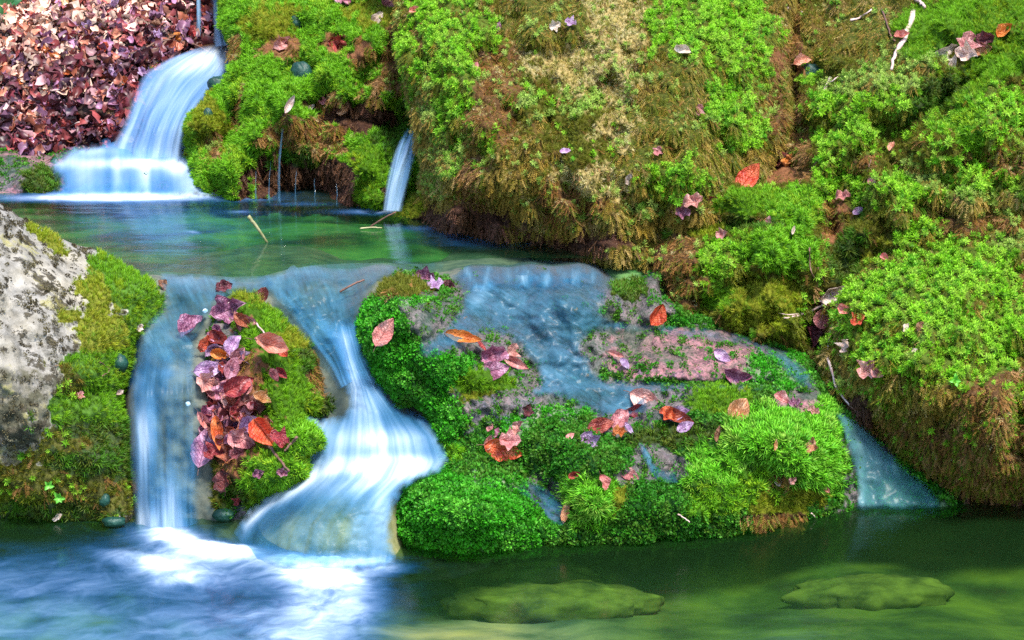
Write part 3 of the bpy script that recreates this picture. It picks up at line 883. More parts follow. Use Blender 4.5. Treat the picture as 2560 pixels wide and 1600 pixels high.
B['ledge'] = Body([(330, 605), (600, 575), (1000, 575), (1250, 600), (1250, 900), (1150, 1340), (600, 1350), (296, 1350), (296, 1000), (292, 940), (322, 860), (326, 790), (372, 730)],
    [Z(350, 642, .33), Z(450, 652, .33), Z(620, 652, .33), Z(740, 625, .33), Z(900, 622, .33), Z(1100, 612, .32), Z(350, 590, .22), Z(900, 570, .22), (400, 720, 3.72), (380, 760, 3.64), (370, 850, 3.48), (370, 950, 3.43), (380, 1100, 3.40), (390, 1250, 3.37), (390, 1340, 3.37), (700, 700, 3.77), (800, 700, 3.76), (800, 780, 3.67), (850, 900, 3.58), (900, 1000, 3.50), (880, 1110, 3.38), (760, 1110, 3.42), (760, 1300, 3.3), (1000, 800, 3.75), (1000, 1050, 3.5), (600, 900, 3.6), (1000, 1300, 3.35), (300, 700, 3.82), (300, 900, 3.60), (290, 1300, 3.45)],
    step=7, roll=(8, .01), thick=.25, seed=83, bumps=[(690, 690, 20, 50, .03), (760, 690, 30, 50, .02), (840, 690, 30, 50, -.02), (450, 700, 60, 40, .02)], noise=((45, .018), (16, .008)))
B['dome'] = Body([(560, 1265), (590, 1215), (660, 1165), (740, 1128), (830, 1106), (930, 1104), (960, 1150), (962, 1250), (950, 1345), (750, 1360), (590, 1345)],
    [(600, 1260, 3.28), (700, 1160, 3.33), (850, 1110, 3.33), (940, 1110, 3.33), (760, 1230, 3.18), (860, 1200, 3.19), (760, 1330, 3.14), (930, 1300, 3.16), (930, 1200, 3.22)],
    step=6, roll=(70, .13), thick=.2, seed=89, noise=((40, .008),), warp=0)
B['fallrock'] = Body([(470, 110), (550, 100), (565, 170), (520, 220), (480, 300), (460, 400), (520, 470), (350, 480), (120, 480), (120, 365), (270, 340), (285, 280), (310, 215), (350, 165)],
    [(520, 110, 5.42), (400, 150, 5.30), (340, 190, 5.2), (460, 230, 5.13), (310, 240, 5.11), (290, 300, 5.02), (400, 340, 4.98), (440, 385, 4.96), (200, 365, 4.95), (300, 380, 4.90), (300, 420, 4.79), (180, 440, 4.78), (450, 440, 4.78), (300, 470, 4.73)],
    step=7, roll=(14, .06), thick=.2, seed=97, bumps=[(410, 190, 20, 50, .02, 30), (360, 420, 50, 20, .03), (240, 420, 30, 20, .02)], noise=((30, .02), (12, .008)))
B['sidestone'] = Body([(-120, 372), (0, 360), (60, 364), (135, 366), (158, 395), (156, 440), (140, 468), (20, 472), (-120, 470)],
    [(0, 370, 4.92), (100, 372, 4.92), (60, 420, 4.74), (150, 420, 4.80), (60, 462, 4.71), (-100, 420, 4.75)], step=5, roll=(22, .06), thick=.25, seed=101, bumps=[(90, 425, 40, 25, .02)], noise=((25, .015), (10, .005)))


# ------------------------------------------------------------------ fallen leaves: meshes
def leaf_mesh(seed, nu=7, nv=12, width=.33, curl=.2, bend=.2, fold=.2, crump=.06, teeth=.03, lobe=0.0, twist=0.0):
    r = np.random.default_rng(seed)
    u = np.linspace(-1, 1, nu); v = np.linspace(0, 1, nv)
    U, Vv = np.meshgrid(u, v)
    w = width * np.sin(PI * np.clip(Vv, 0, 1) ** .82) ** .85
    w = w * (1 + teeth * np.where(np.arange(nv)[:, None] % 2, 1, -1)) + .004
    if lobe:
        w = w * (1 + lobe * np.sin(Vv * PI * 5 + .5))
    x = U * w
    y = Vv - .5
    z = curl * (np.abs(U) ** 2.0) * w + fold * np.abs(x) + bend * ((Vv - .5) ** 2 * 2)
    o = r.random() * 100
    z = z + crump * 2 * (fbm(U * 1.3 + o, Vv * 3.5 + o, seed, 2) - .5) + crump * .6 * np.abs(U) * np.sin(Vv * 14 + o)
    a = twist * (Vv - .5)
    x, z = x * np.cos(a) - z * np.sin(a), x * np.sin(a) + z * np.cos(a)
    P = np.stack([x, y, z], -1).reshape(-1, 3)
    i = np.arange((nv - 1) * nu).reshape(nv - 1, nu)[:, :-1].ravel()
    F = np.stack([i, i + 1, i + 1 + nu, i + nu], -1)
    uv = np.stack([(U * .5 + .5).ravel(), Vv.ravel()], -1)
    return P, F, uv


LEAFT = {
    'flat':  dict(width=.28, curl=.25, bend=.12, fold=.2, crump=.05),
    'curl':  dict(width=.27, curl=1.3, bend=.6, fold=.3, crump=.10),
    'cup':   dict(width=.29, curl=.9, bend=-.25, fold=.3, crump=.12),
    'fold':  dict(width=.34, curl=.1, bend=.3, fold=1.5, crump=.09),
    'twist': dict(width=.30, curl=.5, bend=.4, fold=.3, crump=.10, twist=1.6),
    'crush': dict(width=.36, curl=.6, bend=.5, fold=.5, crump=.30, lobe=.2),
    'lobed': dict(width=.42, curl=.4, bend=.3, fold=.2, crump=.12, lobe=.35),
    'narrow': dict(width=.17, curl=.7, bend=.3, fold=.5, crump=.04),
}
_lm = {}


def leaf_data(shape, colour):
    k = (shape, colour)
    if k not in _lm:
        P, F, uv = leaf_mesh(len(_lm) * 13 + 5, **LEAFT[shape])
        o = build('fallen_leaf', P, [F], LEAFM[colour], uv=uv)
        me = o.data
        bpy.data.objects.remove(o)
        _lm[k] = me
    return _lm[k]


def tube(pts, rad, n=6):
    pts = np.asarray(pts, float)
    V, F = [], []
    m = len(pts)
    up = np.array([.3, .2, .93])
    for i, p in enumerate(pts):
        t = pts[min(i + 1, m - 1)] - pts[max(i - 1, 0)]
        t /= np.linalg.norm(t) + 1e-9
        a = np.cross(t, up); a /= np.linalg.norm(a) + 1e-9
        b = np.cross(t, a)
        for k in range(n):
            an = 6.28318 * k / n
            V.append(p + (a * math.cos(an) + b * math.sin(an)) * rad[i])
    for i in range(m - 1):
        for k in range(n):
            F.append((i * n + k, i * n + (k + 1) % n, (i + 1) * n + (k + 1) % n, (i + 1) * n + k))
    c0 = len(V); V.append(pts[0]); V.append(pts[-1])
    T = [(c0, (k + 1) % n, k) for k in range(n)] + [(c0 + 1, (m - 1) * n + k, (m - 1) * n + (k + 1) % n) for k in range(n)]
    return np.array(V), np.array(F), np.array(T)


_sv, _sf, _st = tube([(0, -.48, 0), (.01, -.58, .02), (.03, -.68, .06)], [.014, .011, .010], 5)
_so = build('stalk', _sv, [_sf, _st], M_BARKB)
STALK = _so.data
bpy.data.objects.remove(_so)

# ray casting on the finished stones, so that leaves and twigs lie on them
allV, allF, off = [], [], 0
for k in B:
    allV.append(B[k].fullV); allF.append(B[k].fullF + off); off += len(B[k].fullV)
BVH = BVHTree.FromPolygons(np.concatenate(allV).tolist(), np.concatenate(allF).tolist())
CAM = Vector((0, 0, CAMH))


def hit(x, y):
    d = Vector(rays(x, y).tolist()).normalized()
    p, n, i, t = BVH.ray_cast(CAM, d)
    if p is None:
        q = PD(np.array(x), np.array(y), np.array(3.5))
        return Vector(q.tolist()), -d, d
    if n.dot(d) > 0:
        n = -n
    return p, n, d


def place_leaf(x, y, L, ang, colour, shape, label, lift=.012, face=.55, group='fallen leaves lying on the mossy rocks', stalk=True, roll=0.0):
    """x, y, length and direction as seen; the leaf lies on the stone behind that point"""
    p, n, d = hit(x, y)
    nn = (n * (1 - face) - d * face + Vector((random.uniform(-.15, .15), 0, random.uniform(-.1, .2)))).normalized()
    right = Vector((1, 0, 0)); up = Vector((0, ST, CT))
    a = math.radians(ang)
    td = right * math.cos(a) + up * math.sin(a)
    td = (td - nn * td.dot(nn)).normalized()
    sx = td.cross(nn)
    if roll:
        q = Matrix.Rotation(roll, 3, td)
        nn = q @ nn; sx = q @ sx
    s = L * K * (p - CAM).dot(Vector((0, CT, -ST))) / FPX
    o = bpy.data.objects.new('fallen_leaf', leaf_data(shape, colour))
    COL.objects.link(o)
    m = Matrix((( sx.x, td.x, nn.x), (sx.y, td.y, nn.y), (sx.z, td.z, nn.z)))
    o.matrix_world = Matrix.Translation(p + nn * lift) @ m.to_4x4() @ Matrix.Scale(s, 4)
    tag(o, label, 'leaf', group)
    if stalk:
        c = bpy.data.objects.new('stalk', STALK)
        COL.objects.link(c)
        c.parent = o
    return o


def px(t):      # table entries are in photograph pixels
    return t / K


exec_leaves = []
#  x, y, length, direction, colour, shape, face, label
LEAVES = [
 # pile on the leafy rock
 (565, 735, 48, 20, 'dark', 'crush', 'dark maroon curled leaf at the top of the leafy rock'),
 (665, 752, 50, 80, 'dark', 'fold', 'dark red leaf standing upright at the crest of the leafy rock'),
 (590, 775, 95, 20, 'purple', 'crush', 'broad pinkish purple leaf topmost on the leaf pile'),
 (625, 790, 60, -15, 'pink', 'curl', 'pink leaf with curled edge at the right of the pile top'),
 (608, 803, 55, -40, 'red', 'cup', 'small red brown leaf tucked under the topmost purple leaf'),
 (575, 822, 62, -75, 'pink', 'narrow', 'narrow pink leaf hanging below the topmost purple leaf'),
 (490, 838, 84, 50, 'purple', 'fold', 'folded purple leaf tilted alone beside the left cascade'),
 (520, 873, 66, 10, 'orange', 'crush', 'crumpled orange red leaf at the left of the pile'),
 (592, 872, 66, 60, 'lilac', 'cup', 'pale lilac leaf beside the large curled orange leaf'),
 (562, 890, 55, -10, 'orange', 'curl', 'orange leaf in the pile between lilac and crumpled red leaves'),
 (662, 866, 100, -18, 'salmon', 'curl', 'large curled salmon leaf arching over the moss right of pile'),
 (690, 880, 62, -30, 'orange', 'cup', 'orange underside leaf at the tip of the large curled salmon leaf'),
 (512, 922, 84, 5, 'lilac', 'flat', 'flat lilac leaf overhanging the left cascade'),
 (520, 958, 70, -25, 'pink', 'crush', 'pale pink tattered leaf at the wet left edge of pile'),
 (575, 928, 72, 70, 'purple', 'flat', 'smooth purple leaf standing in the middle of the pile'),
 (602, 962, 92, 25, 'red', 'cup', 'big brownish red leaf in the middle of the pile'),
 (624, 972, 48, 75, 'pink', 'fold', 'small ribbed pink leaf right of the big brownish red leaf'),
 (542, 988, 70, -50, 'pink', 'narrow', 'narrow pink leaf sloping down the left of the pile'),
 (525, 1016, 70, 60, 'purple', 'crush', 'torn purple leaf at the narrow waist of the pile'),
 (560, 1022, 72, 0, 'red', 'cup', 'dark orange red hollow leaf below the pile waist'),
 (646, 1014, 56, -25, 'tan', 'curl', 'bright tan orange curl on the moss right of the pile'),
 (630, 1038, 62, 70, 'pink', 'flat', 'pink leaf beneath the bright tan curl'),
 (595, 1040, 80, 20, 'red', 'crush', 'deep red crumpled leaf at the heart of the pile'),
 (515, 1050, 70, -55, 'salmon', 'narrow', 'thin salmon leaf on the left rim of the pile'),
 (512, 1082, 60, 80, 'lilac', 'flat', 'lilac leaf beside the upright orange leaf'),
 (553, 1090, 98, -78, 'orange', 'narrow', 'narrow bright orange leaf standing upright in the lower pile'),
 (516, 1125, 116, 75, 'purple', 'flat', 'long purple leaf hanging at the bottom left of pile'),
 (632, 1070, 76, 15, 'lilac', 'cup', 'lilac grey leaf across the lower right of pile'),
 (612, 1092, 80, -20, 'pink', 'crush', 'crinkled pink leaf below the lilac grey leaf'),
 (672, 1090, 92, -55, 'orange', 'fold', 'folded rusty orange leaf sloping toward the twig'),
 (555, 1142, 62, 40, 'red', 'crush', 'red brown leaf at the foot of the upright orange leaf'),
 (590, 1116, 60, 10, 'purple', 'cup', 'dim purple leaf behind the foot of the pile'),
 (607, 1142, 46, 20, 'dark', 'crush', 'dark leaf scrap at the lower right of pile'),
 (705, 1118, 62, -35, 'red', 'crush', 'reddish leaf caught on the twig at the pile end'),
 (585, 1192, 66, 85, 'dark', 'crush', 'wet dark red leaf hanging below the pile'),
 (604, 1253, 32, 70, 'red', 'crush', 'small red leaf near the foot of the leafy rock'),
 (650, 1182, 34, 20, 'purple', 'crush', 'small purple scrap on bright moss below the pile'),
 (700, 1182, 34, -20, 'purple', 'crush', 'small purple scrap at the lower end of the twig'),
 (706, 925, 42, -45, 'red', 'curl', 'small red curl alone on the moss right of the pile'),
 (686, 942, 42, -60, 'dark', 'flat', 'dark purple leaf sunk in moss beside the small red curl'),
 (655, 916, 30, 60, 'brown', 'narrow', 'tiny brown leaf sliver on the moss above the pile waist'),
 # middle rock
 (968, 828, 92, 55, 'salmon', 'flat', 'single salmon leaf lying flat on beaded green moss'),
 (1063, 698, 56, -15, 'purple', 'crush', 'purple pink leaf on the crest of the middle rock'),
 (1088, 724, 48, 25, 'lilac', 'lobed', 'pale lilac leaf just below the crest of the middle rock'),
 (1118, 720, 36, -10, 'dark', 'crush', 'dark wet leaf at the right of the middle rock crest'),
 (1158, 856, 104, -10, 'orange', 'narrow', 'long orange red curled leaf at the edge of the water sheet'),
 (1198, 872, 40, -50, 'red', 'narrow', 'thin red leaf joining the orange curl to the purple leaves'),
 (1222, 888, 84, 20, 'purple', 'crush', 'wet purple leaf in the cluster on the middle rock'),
 (1262, 876, 48, 60, 'pink', 'lobed', 'upright pink leaf at the top of the middle rock cluster'),
 (1232, 928, 92, 12, 'purple', 'flat', 'broad mauve leaf lowest in the middle rock cluster'),
 (1284, 908, 80, -22, 'pink', 'narrow', 'long pink leaf pointing right from the middle rock cluster'),
 # bank foot, slab and front rock
 (1635, 783, 66, 60, 'orange', 'fold', 'orange brown leaf standing at the foot of the mossy bank'),
 (1540, 890, 48, -20, 'pink', 'narrow', 'narrow pink leaf on the pink wet slab'),
 (1558, 916, 40, -60, 'lilac', 'flat', 'lilac wet leaf pressed on the pink slab'),
 (1846, 926, 78, -12, 'purple', 'cup', 'purple leaf at the right end of the pink slab'),
 (1806, 888, 54, -35, 'lilac', 'flat', 'lilac leaf on the slab above the purple leaf'),
 (1618, 1000, 100, -28, 'pink', 'flat', 'long pale pink leaf where the shelf water spills over'),
 (1588, 1022, 66, 8, 'red', 'cup', 'red brown leaf under the long pale pink leaf'),
 (1690, 1050, 104, -22, 'red', 'narrow', 'dark red curled leaf at the middle of the front rock'),
 (1662, 1044, 50, -40, 'orange', 'crush', 'orange leaf end at the left of the dark red curl'),
 (1694, 1028, 70, -5, 'lilac', 'twist', 'lilac leaf edge above the dark red curl'),
 (1716, 1070, 52, 25, 'lilac', 'flat', 'lilac grey leaf hanging from the dark red curl'),
 (1842, 1032, 84, 52, 'tan', 'fold', 'pale tan leaf leaning on the bright moss mound'),
 (1500, 1068, 78, 18, 'red', 'flat', 'red brown leaf left of the pair above bead moss'),
 (1552, 1060, 76, 62, 'pink', 'cup', 'upright pink leaf of the pair above bead moss'),
 (1476, 1108, 62, -65, 'lilac', 'lobed', 'violet ribbed leaf hanging below the red brown leaf'),
 (1545, 1096, 42, 10, 'orange', 'crush', 'small rusty leaf under the upright pink leaf'),
 (1568, 1082, 44, -60, 'lilac', 'narrow', 'thin lilac leaf right of the upright pink leaf'),
 (1950, 1012, 48, -35, 'pink', 'fold', 'pink leaf on the dark wet patch at the rock shoulder'),
 (1985, 1020, 36, 10, 'purple', 'crush', 'purple leaf scrap on the rock shoulder'),
 (2030, 1036, 36, -20, 'pink', 'crush', 'pinkish scrap near the right trickle on the rock shoulder'),
 (1262, 1120, 110, -12, 'orange', 'flat', 'large veined orange brown leaf on the front rock left side'),
 (1278, 1106, 60, -5, 'pink', 'lobed', 'pink leaf behind the large veined orange leaf'),
 (1215, 1104, 44, 70, 'pink', 'curl', 'pink leaf at the left tip of the large orange leaf'),
 (1226, 1076, 30, 60, 'pink', 'flat', 'small round pink leaf above the large orange leaf'),
 (1242, 1085, 32, 70, 'purple', 'flat', 'second small round leaf right above the large orange leaf'),
 (1304, 1066, 34, 40, 'pink', 'fold', 'little pink leaf on dark moss upper right of large orange leaf'),
 (1296, 1090, 40, 80, 'pink', 'crush', 'crumpled pink leaf right of the large orange leaf'),
 (1312, 1032, 40, 70, 'dark', 'crush', 'rust coloured scrap where water meets bead moss'),
 (1424, 1098, 32, 50, 'pink', 'flat', 'single small pink leaf on the dark bead moss'),
 (1442, 1190, 36, 15, 'red', 'curl', 'small red curled leaf at the top of the bladed tuft'),
 (1500, 1210, 50, -75, 'salmon', 'cup', 'heart shaped salmon leaf on the long bladed moss'),
 (1573, 1187, 62, -28, 'pink', 'flat', 'pointed pale pink leaf on the wet speckled rock'),
 (1422, 1280, 66, 78, 'tan', 'narrow', 'dry tan curled leaf strip on the lower front rock'),
 (1806, 1088, 48, 82, 'brown', 'narrow', 'rusty dead frond left of the bright mound'),
 (2027, 1128, 48, 75, 'tan', 'crush', 'rusty tan leaf on the right of the bright mound'),
 (1930, 1112, 34, 80, 'tan', 'narrow', 'thin tan sliver on the bright mound'),
 (1957, 1202, 34, 70, 'pale', 'twist', 'pale torn leaf low on the front rock'),
 (1985, 1196, 26, 40, 'pink', 'crush', 'pink scrap right of the pale torn leaf'),
 (2062, 1222, 26, -40, 'salmon', 'flat', 'little salmon leaf low near the right trickle'),
 # right boulder
 (2078, 722, 80, 30, 'pale', 'curl', 'big pale pink leaf caught on the forked twig'),
 (2072, 752, 56, 10, 'lilac', 'flat', 'blue violet leaf face under the big pale leaf'),
 (2117, 772, 46, -30, 'salmon', 'cup', 'salmon leaf right of the forked twig'),
 (2062, 792, 66, 70, 'pink', 'fold', 'brownish pink leaf hanging under the forked twig'),
 (2152, 808, 42, 30, 'orange', 'lobed', 'rusty three pointed leaf on the star moss'),
 (2125, 868, 40, 60, 'pale', 'crush', 'tan pink crumpled leaf on the left of the star moss'),
 (2178, 918, 60, 45, 'pink', 'lobed', 'pink pointed leaf on the star moss of the right boulder'),
 (2200, 928, 40, -20, 'pink', 'fold', 'folded pink leaf next to the pointed pink leaf'),
 (2303, 820, 34, 70, 'brown', 'cup', 'small brown leaf high in the star moss'),
 (2292, 882, 22, 10, 'pale', 'flat', 'tiny pale leaf in the star moss below the small brown leaf'),
 (2264, 826, 30, 45, 'pale', 'twist', 'pale twisted scrap left of the small brown leaf'),
 (2020, 838, 74, -80, 'dark', 'cup', 'dark purple leaf in the gap beside the right boulder'),
 (2034, 812, 34, -25, 'red', 'narrow', 'small red sliver above the dark leaf in the gap'),
 (2213, 652, 28, -40, 'salmon', 'fold', 'small salmon leaf above the star moss'),
 # upper right bank
 (2362, 124, 74, 20, 'pale', 'cup', 'broad pinkish grey leaf in the hollow of the right bank'),
 (2408, 112, 66, 75, 'pink', 'lobed', 'star shaped pink leaf in the hollow of the right bank'),
 (2422, 140, 62, -10, 'pale', 'crush', 'crinkled pale leaf under the star shaped leaf'),
 (2390, 160, 60, 70, 'pale', 'narrow', 'pale leaf hanging below the hollow'),
 (2462, 120, 48, 10, 'tan', 'crush', 'tan leaf at the right of the hollow'),
 (2470, 102, 56, 10, 'dark', 'crush', 'dark leaf debris along the hollow rim'),
 (2518, 82, 52, 40, 'orange', 'fold', 'bright orange leaf near the right edge of the bank top'),
 (2006, 160, 52, 15, 'salmon', 'cup', 'salmon leaf in the gully beside the teal pebble'),
 (1872, 448, 98, 52, 'orange', 'flat', 'large pointed orange leaf standing on the bank ledge'),
 (1948, 410, 92, 8, 'salmon', 'curl', 'long salmon leaf lying on the ledge dirt'),
 (1985, 402, 40, 60, 'orange', 'crush', 'orange leaf tip at the end of the long salmon leaf'),
 (1732, 512, 60, 25, 'pink', 'crush', 'pink crumpled leaf under the cushion on the ledge'),
 (1704, 522, 46, 5, 'purple', 'crush', 'dim purple leaf left of the pink crumpled leaf'),
 (1765, 488, 60, 12, 'red', 'narrow', 'dark red strip tucked behind the ledge cushion'),
 (2254, 105, 44, 10, 'salmon', 'curl', 'salmon leaf hung on the pale branch'),
 (2232, 378, 34, 65, 'salmon', 'curl', 'small salmon curl on the middle of the right bank'),
 (2256, 424, 30, 30, 'brown', 'cup', 'brown leaf on the middle of the right bank'),
 (2186, 458, 34, -20, 'pink', 'flat', 'pale pink leaf above the boulder moss'),
 (2086, 392, 32, 60, 'dark', 'cup', 'dark leaf on the middle left of the right bank'),
 (2142, 528, 34, 30, 'lilac', 'flat', 'lilac leaf in the dirt pocket of the right bank'),
 (2082, 562, 34, 0, 'red', 'cup', 'red leaf in the dirt pocket between cushions'),
 (2110, 500, 44, 10, 'pink', 'crush', 'pinkish leaf scrap in the dirt pocket'),
 (1925, 550, 30, 70, 'pink', 'flat', 'small pink leaf between the two ledge cushions'),
 (1980, 580, 28, 75, 'pale', 'narrow', 'pale sliver on the lower ledge cushion'),
 (2390, 490, 22, 20, 'pink', 'flat', 'tiny pink leaf on the right of the bank'),
 # middle boulder
 (1240, 68, 32, 80, 'purple', 'flat', 'purple leaf high on the left of the middle boulder'),
 (1182, 170, 36, 60, 'pink', 'flat', 'pink leaf on the bright star moss of the middle boulder'),
 (1202, 132, 28, 50, 'brown', 'cup', 'brown leaf on star moss beside the purple leaf'),
 (1388, 60, 34, 20, 'pale', 'lobed', 'pale scrap above the dry moss patch'),
 (1428, 65, 34, -30, 'lilac', 'lobed', 'lilac scrap above the dry moss patch'),
 (1712, 125, 46, -40, 'pale', 'twist', 'pale leaf on the star moss right of the dry patch'),
 (1746, 275, 34, 60, 'pink', 'lobed', 'pink star shaped scrap right of the hanging moss'),
 (1646, 376, 28, 60, 'pink', 'lobed', 'pink star shaped scrap near the bright moss patch'),
 (1412, 385, 32, 10, 'lilac', 'flat', 'lilac scrap on the brown face of the middle boulder'),
 (1570, 440, 34, 50, 'pale', 'twist', 'pale scrap low on the middle boulder'),
 (1812, 585, 34, 10, 'pink', 'lobed', 'pink scrap on moss below the ledge'),
 # cliff
 (945, 50, 50, 60, 'pale', 'cup', 'pale brown leaf high on the mossy cliff'),
 (873, 268, 48, 75, 'tan', 'crush', 'tan orange leaf on the brown face of the cliff'),
 (722, 262, 56, 62, 'pale', 'narrow', 'pale pink sliver above the thin water thread'),
 (806, 240, 30, 20, 'pink', 'crush', 'pink scrap beside the tan leaf on the cliff'),
 (780, 275, 26, 60, 'pale', 'flat', 'pale scrap left of the tan leaf on the cliff'),
 (838, 108, 56, -10, 'red', 'crush', 'red brown leaf in the hollow between cliff cushions'),
 (700, 118, 60, 20, 'pink', 'crush', 'pinkish leaf lying in the cliff hollow near waterfall'),
 (870, 6, 70, 10, 'purple', 'crush', 'purple leaf at the cliff top edge'),
 (978, 8, 60, 20, 'pink', 'lobed', 'pink leaf at the cliff top edge right of the purple one'),
 (1040, 30, 34, 20, 'salmon', 'curl', 'salmon scrap on the cliff top near the bright moss'),
 # lichen boulder
 (292, 985, 26, 40, 'pale', 'curl', 'small cream leaf on the moss of the lichen boulder'),
 (195, 990, 24, 60, 'pink', 'lobed', 'tiny pink leaf on the moss of the lichen boulder'),
 (345, 822, 24, 60, 'pale', 'crush', 'pale crumb on the moss near the left cascade'),
 (140, 1286, 30, 10, 'pale', 'twist', 'pale twisted leaf at the waterline of the lichen boulder'),
 (406, 718, 40, -70, 'brown', 'cup', 'brown leaf at the right tip of the boulder moss'),
]
for t in LEAVES:
    AVOID.append((px(t[0]), px(t[1]), px(t[2]) * .30))

# ------------------------------------------------------------------ moss zones
ZN = {}
ZN['cliff'] = ('blade', [
    ('root', 662, 410, 10, 60, 1.2), ('root', 575, 445, 12, 34, 1.1), ('root', 805, 450, 14, 36, 1.2), ('brown', 560, 260, 9, 50, 1.0, 14), ('brown', 765, 240, 40, 12, 1.0, -30),  # narrow dark strands that paint the shade of recesses between the ropes
    ('root', 740, 430, 110, 45, 1.2), ('root', 620, 420, 14, 60, 1.1), ('brown', 740, 320, 80, 30, 1.1), ('root', 850, 275, 90, 26, 1.1), ('brown', 500, 330, 20, 40, .75), ('dirt', 670, 110, 32, 18, 1.3), ('dirt', 795, 105, 22, 20, 1.1), ('dirt', 850, 125, 26, 26, .95),
    ('dark', 930, 330, 40, 60, .8), ('yellow', 490, 290, 40, 60, .8), ('fine', 870, 420, 45, 70, .9), ('yellow', 640, 60, 60, 60, .7), ('dark', 700, 380, 60, 50, .7), ('brown', 930, 120, 26, 60, .9), ('fine', 450, 320, 20, 40, .9), ('yellow', 920, 30, 80, 30, .8), ('root', 820, 460, 14, 40, 1.0), ('brown', 900, 200, 40, 30, .8), ('brown', 560, 110, 12, 30, .9)])
ZN['bulge'] = ('hang', [
    ('star', 1040, 110, 80, 130, 1.15), ('star', 1060, 260, 50, 100, .9), ('pale', 1010, 250, 26, 130, 1.0), ('brown', 1000, 90, 26, 60, .95), ('hangg', 1300, 50, 110, 50, 1.1), ('dry', 1440, 90, 60, 90, 1.35), ('dry', 1350, 160, 90, 70, 1.0), ('dry', 1450, 190, 50, 50, 1.1),
    ('olive', 1290, 230, 70, 80, .9), ('brown', 1170, 230, 60, 120, .9), ('hang', 1200, 400, 90, 100, .8), ('hangg', 1620, 210, 70, 80, 1.1), ('hangg', 1580, 330, 110, 80, 1.05), ('star', 1690, 60, 120, 70, 1.15), ('star', 1780, 130, 60, 60, 1.1), ('star', 1700, 230, 80, 60, .85), ('star', 1720, 310, 80, 40, .8), ('star', 1600, 425, 65, 50, 1.2), ('pale', 1050, 400, 40, 80, .9), ('hangg', 1700, 390, 60, 40, 1.0),
    ('dry', 1400, 430, 100, 40, .9), ('dry', 1450, 310, 90, 50, .8), ('olive', 1380, 330, 90, 60, .8), ('brown', 1330, 470, 70, 50, .9), ('root', 1080, 520, 120, 30, 1.1), ('root', 1300, 570, 160, 20, 1.0), ('brown', 1110, 430, 50, 70, .95), ('yellow', 950, 500, 50, 30, 1.2), ('star', 1150, 350, 26, 40, .8), ('star', 1120, 80, 60, 60, .8), ('pale', 1260, 240, 60, 60, .7), ('pale', 1350, 240, 60, 40, .8), ('pale', 1530, 480, 50, 40, .8), ('dirt', 1830, 130, 24, 40, 1.1), ('brown', 1830, 250, 24, 60, .9)])
ZN['bank'] = ('olive', [
    ('pale', 2080, 190, 130, 40, 1.0, -20), ('star', 2040, 260, 110, 50, 1.1), ('star', 2000, 330, 60, 60, .9), ('hangg', 2050, 70, 90, 60, 1.15), ('hang', 1960, 60, 60, 60, .9), ('fine', 2250, 55, 150, 40, 1.25), ('fine', 2170, 110, 50, 30, 1.15), ('fine', 2340, 160, 120, 35, 1.2, -30), ('fine', 2400, 20, 80, 40, 1.1), ('fine', 2340, 110, 60, 20, .9), ('dark', 2230, 220, 100, 30, 1.0, -30), ('star', 2370, 270, 70, 60, 1.0), ('blade', 2300, 290, 80, 50, .9),
    ('fine', 1750, 478, 85, 24, 1.35), ('blade', 1890, 490, 62, 42, 1.3), ('blade', 1830, 590, 80, 40, 1.2), ('star', 1690, 630, 40, 46, 1.15), ('yellow', 1800, 720, 100, 55, 1.1), ('fine', 1700, 700, 50, 30, .9), ('brown', 1600, 620, 60, 80, 1.15), ('dark', 1580, 540, 60, 30, .9), ('yellow', 1640, 540, 60, 24, .9), ('dirt', 1880, 70, 18, 90, 1.3), ('dirt', 1870, 250, 26, 90, 1.25), ('dirt', 1850, 405, 50, 22, 1.35), ('brown', 1880, 340, 40, 40, 1.0), ('dirt', 1970, 540, 24, 40, 1.2), ('dirt', 1955, 490, 40, 14, 1.0),
    ('star', 1980, 420, 60, 40, 1.0), ('brown', 2030, 390, 40, 30, .8), ('star', 2120, 460, 80, 40, 1.05), ('pale', 2200, 420, 70, 40, .95), ('star', 2300, 420, 90, 50, 1.0), ('pale', 2330, 480, 110, 30, 1.0), ('brown', 2360, 390, 70, 26, .85), ('brown', 2340, 530, 110, 20, .95), ('star', 2180, 560, 60, 40, .9), ('hangg', 2150, 500, 50, 30, .8), ('dark', 2000, 600, 40, 60, .9), ('star', 1900, 750, 30, 40, .9), ('brown', 1940, 780, 24, 60, 1.2), ('root', 1560, 720, 30, 40, .8), ('root', 1550, 590, 30, 60, .8), ('star', 1910, 180, 30, 30, .8), ('yellow', 2100, 620, 60, 40, .7), ('dark', 1760, 530, 80, 12, .9)])
ZN['right'] = ('hang', [
    ('star', 2120, 740, 110, 90, 1.25), ('star', 2300, 640, 110, 70, 1.0), ('star', 2060, 850, 60, 60, 1.1), ('star', 2250, 820, 120, 80, 1.05), ('star', 2380, 760, 60, 90, 1.0), ('pale', 2030, 880, 50, 40, 1.0), ('hangg', 2060, 640, 60, 40, .8), ('hang', 2200, 950, 80, 60, .75), ('hangg', 2110, 930, 60, 60, .8), ('brown', 2340, 1060, 160, 110, 1.05), ('brown', 2430, 680, 36, 50, 1.0), ('brown', 2120, 1000, 60, 40, .8), ('brown', 2350, 920, 80, 50, .75), ('root', 2300, 1180, 150, 24, .9), ('star', 2400, 960, 30, 50, .85), ('star', 2230, 1060, 30, 20, .75), ('star', 2360, 1080, 24, 30, .75), ('star', 2130, 1060, 30, 24, .7), ('root', 2030, 960, 40, 30, .9), ('star', 2200, 560, 60, 30, 1.0), ('pale', 2400, 560, 60, 40, .9), ('star', 2320, 860, 30, 60, .9), ('pale', 2170, 800, 60, 60, .8)])
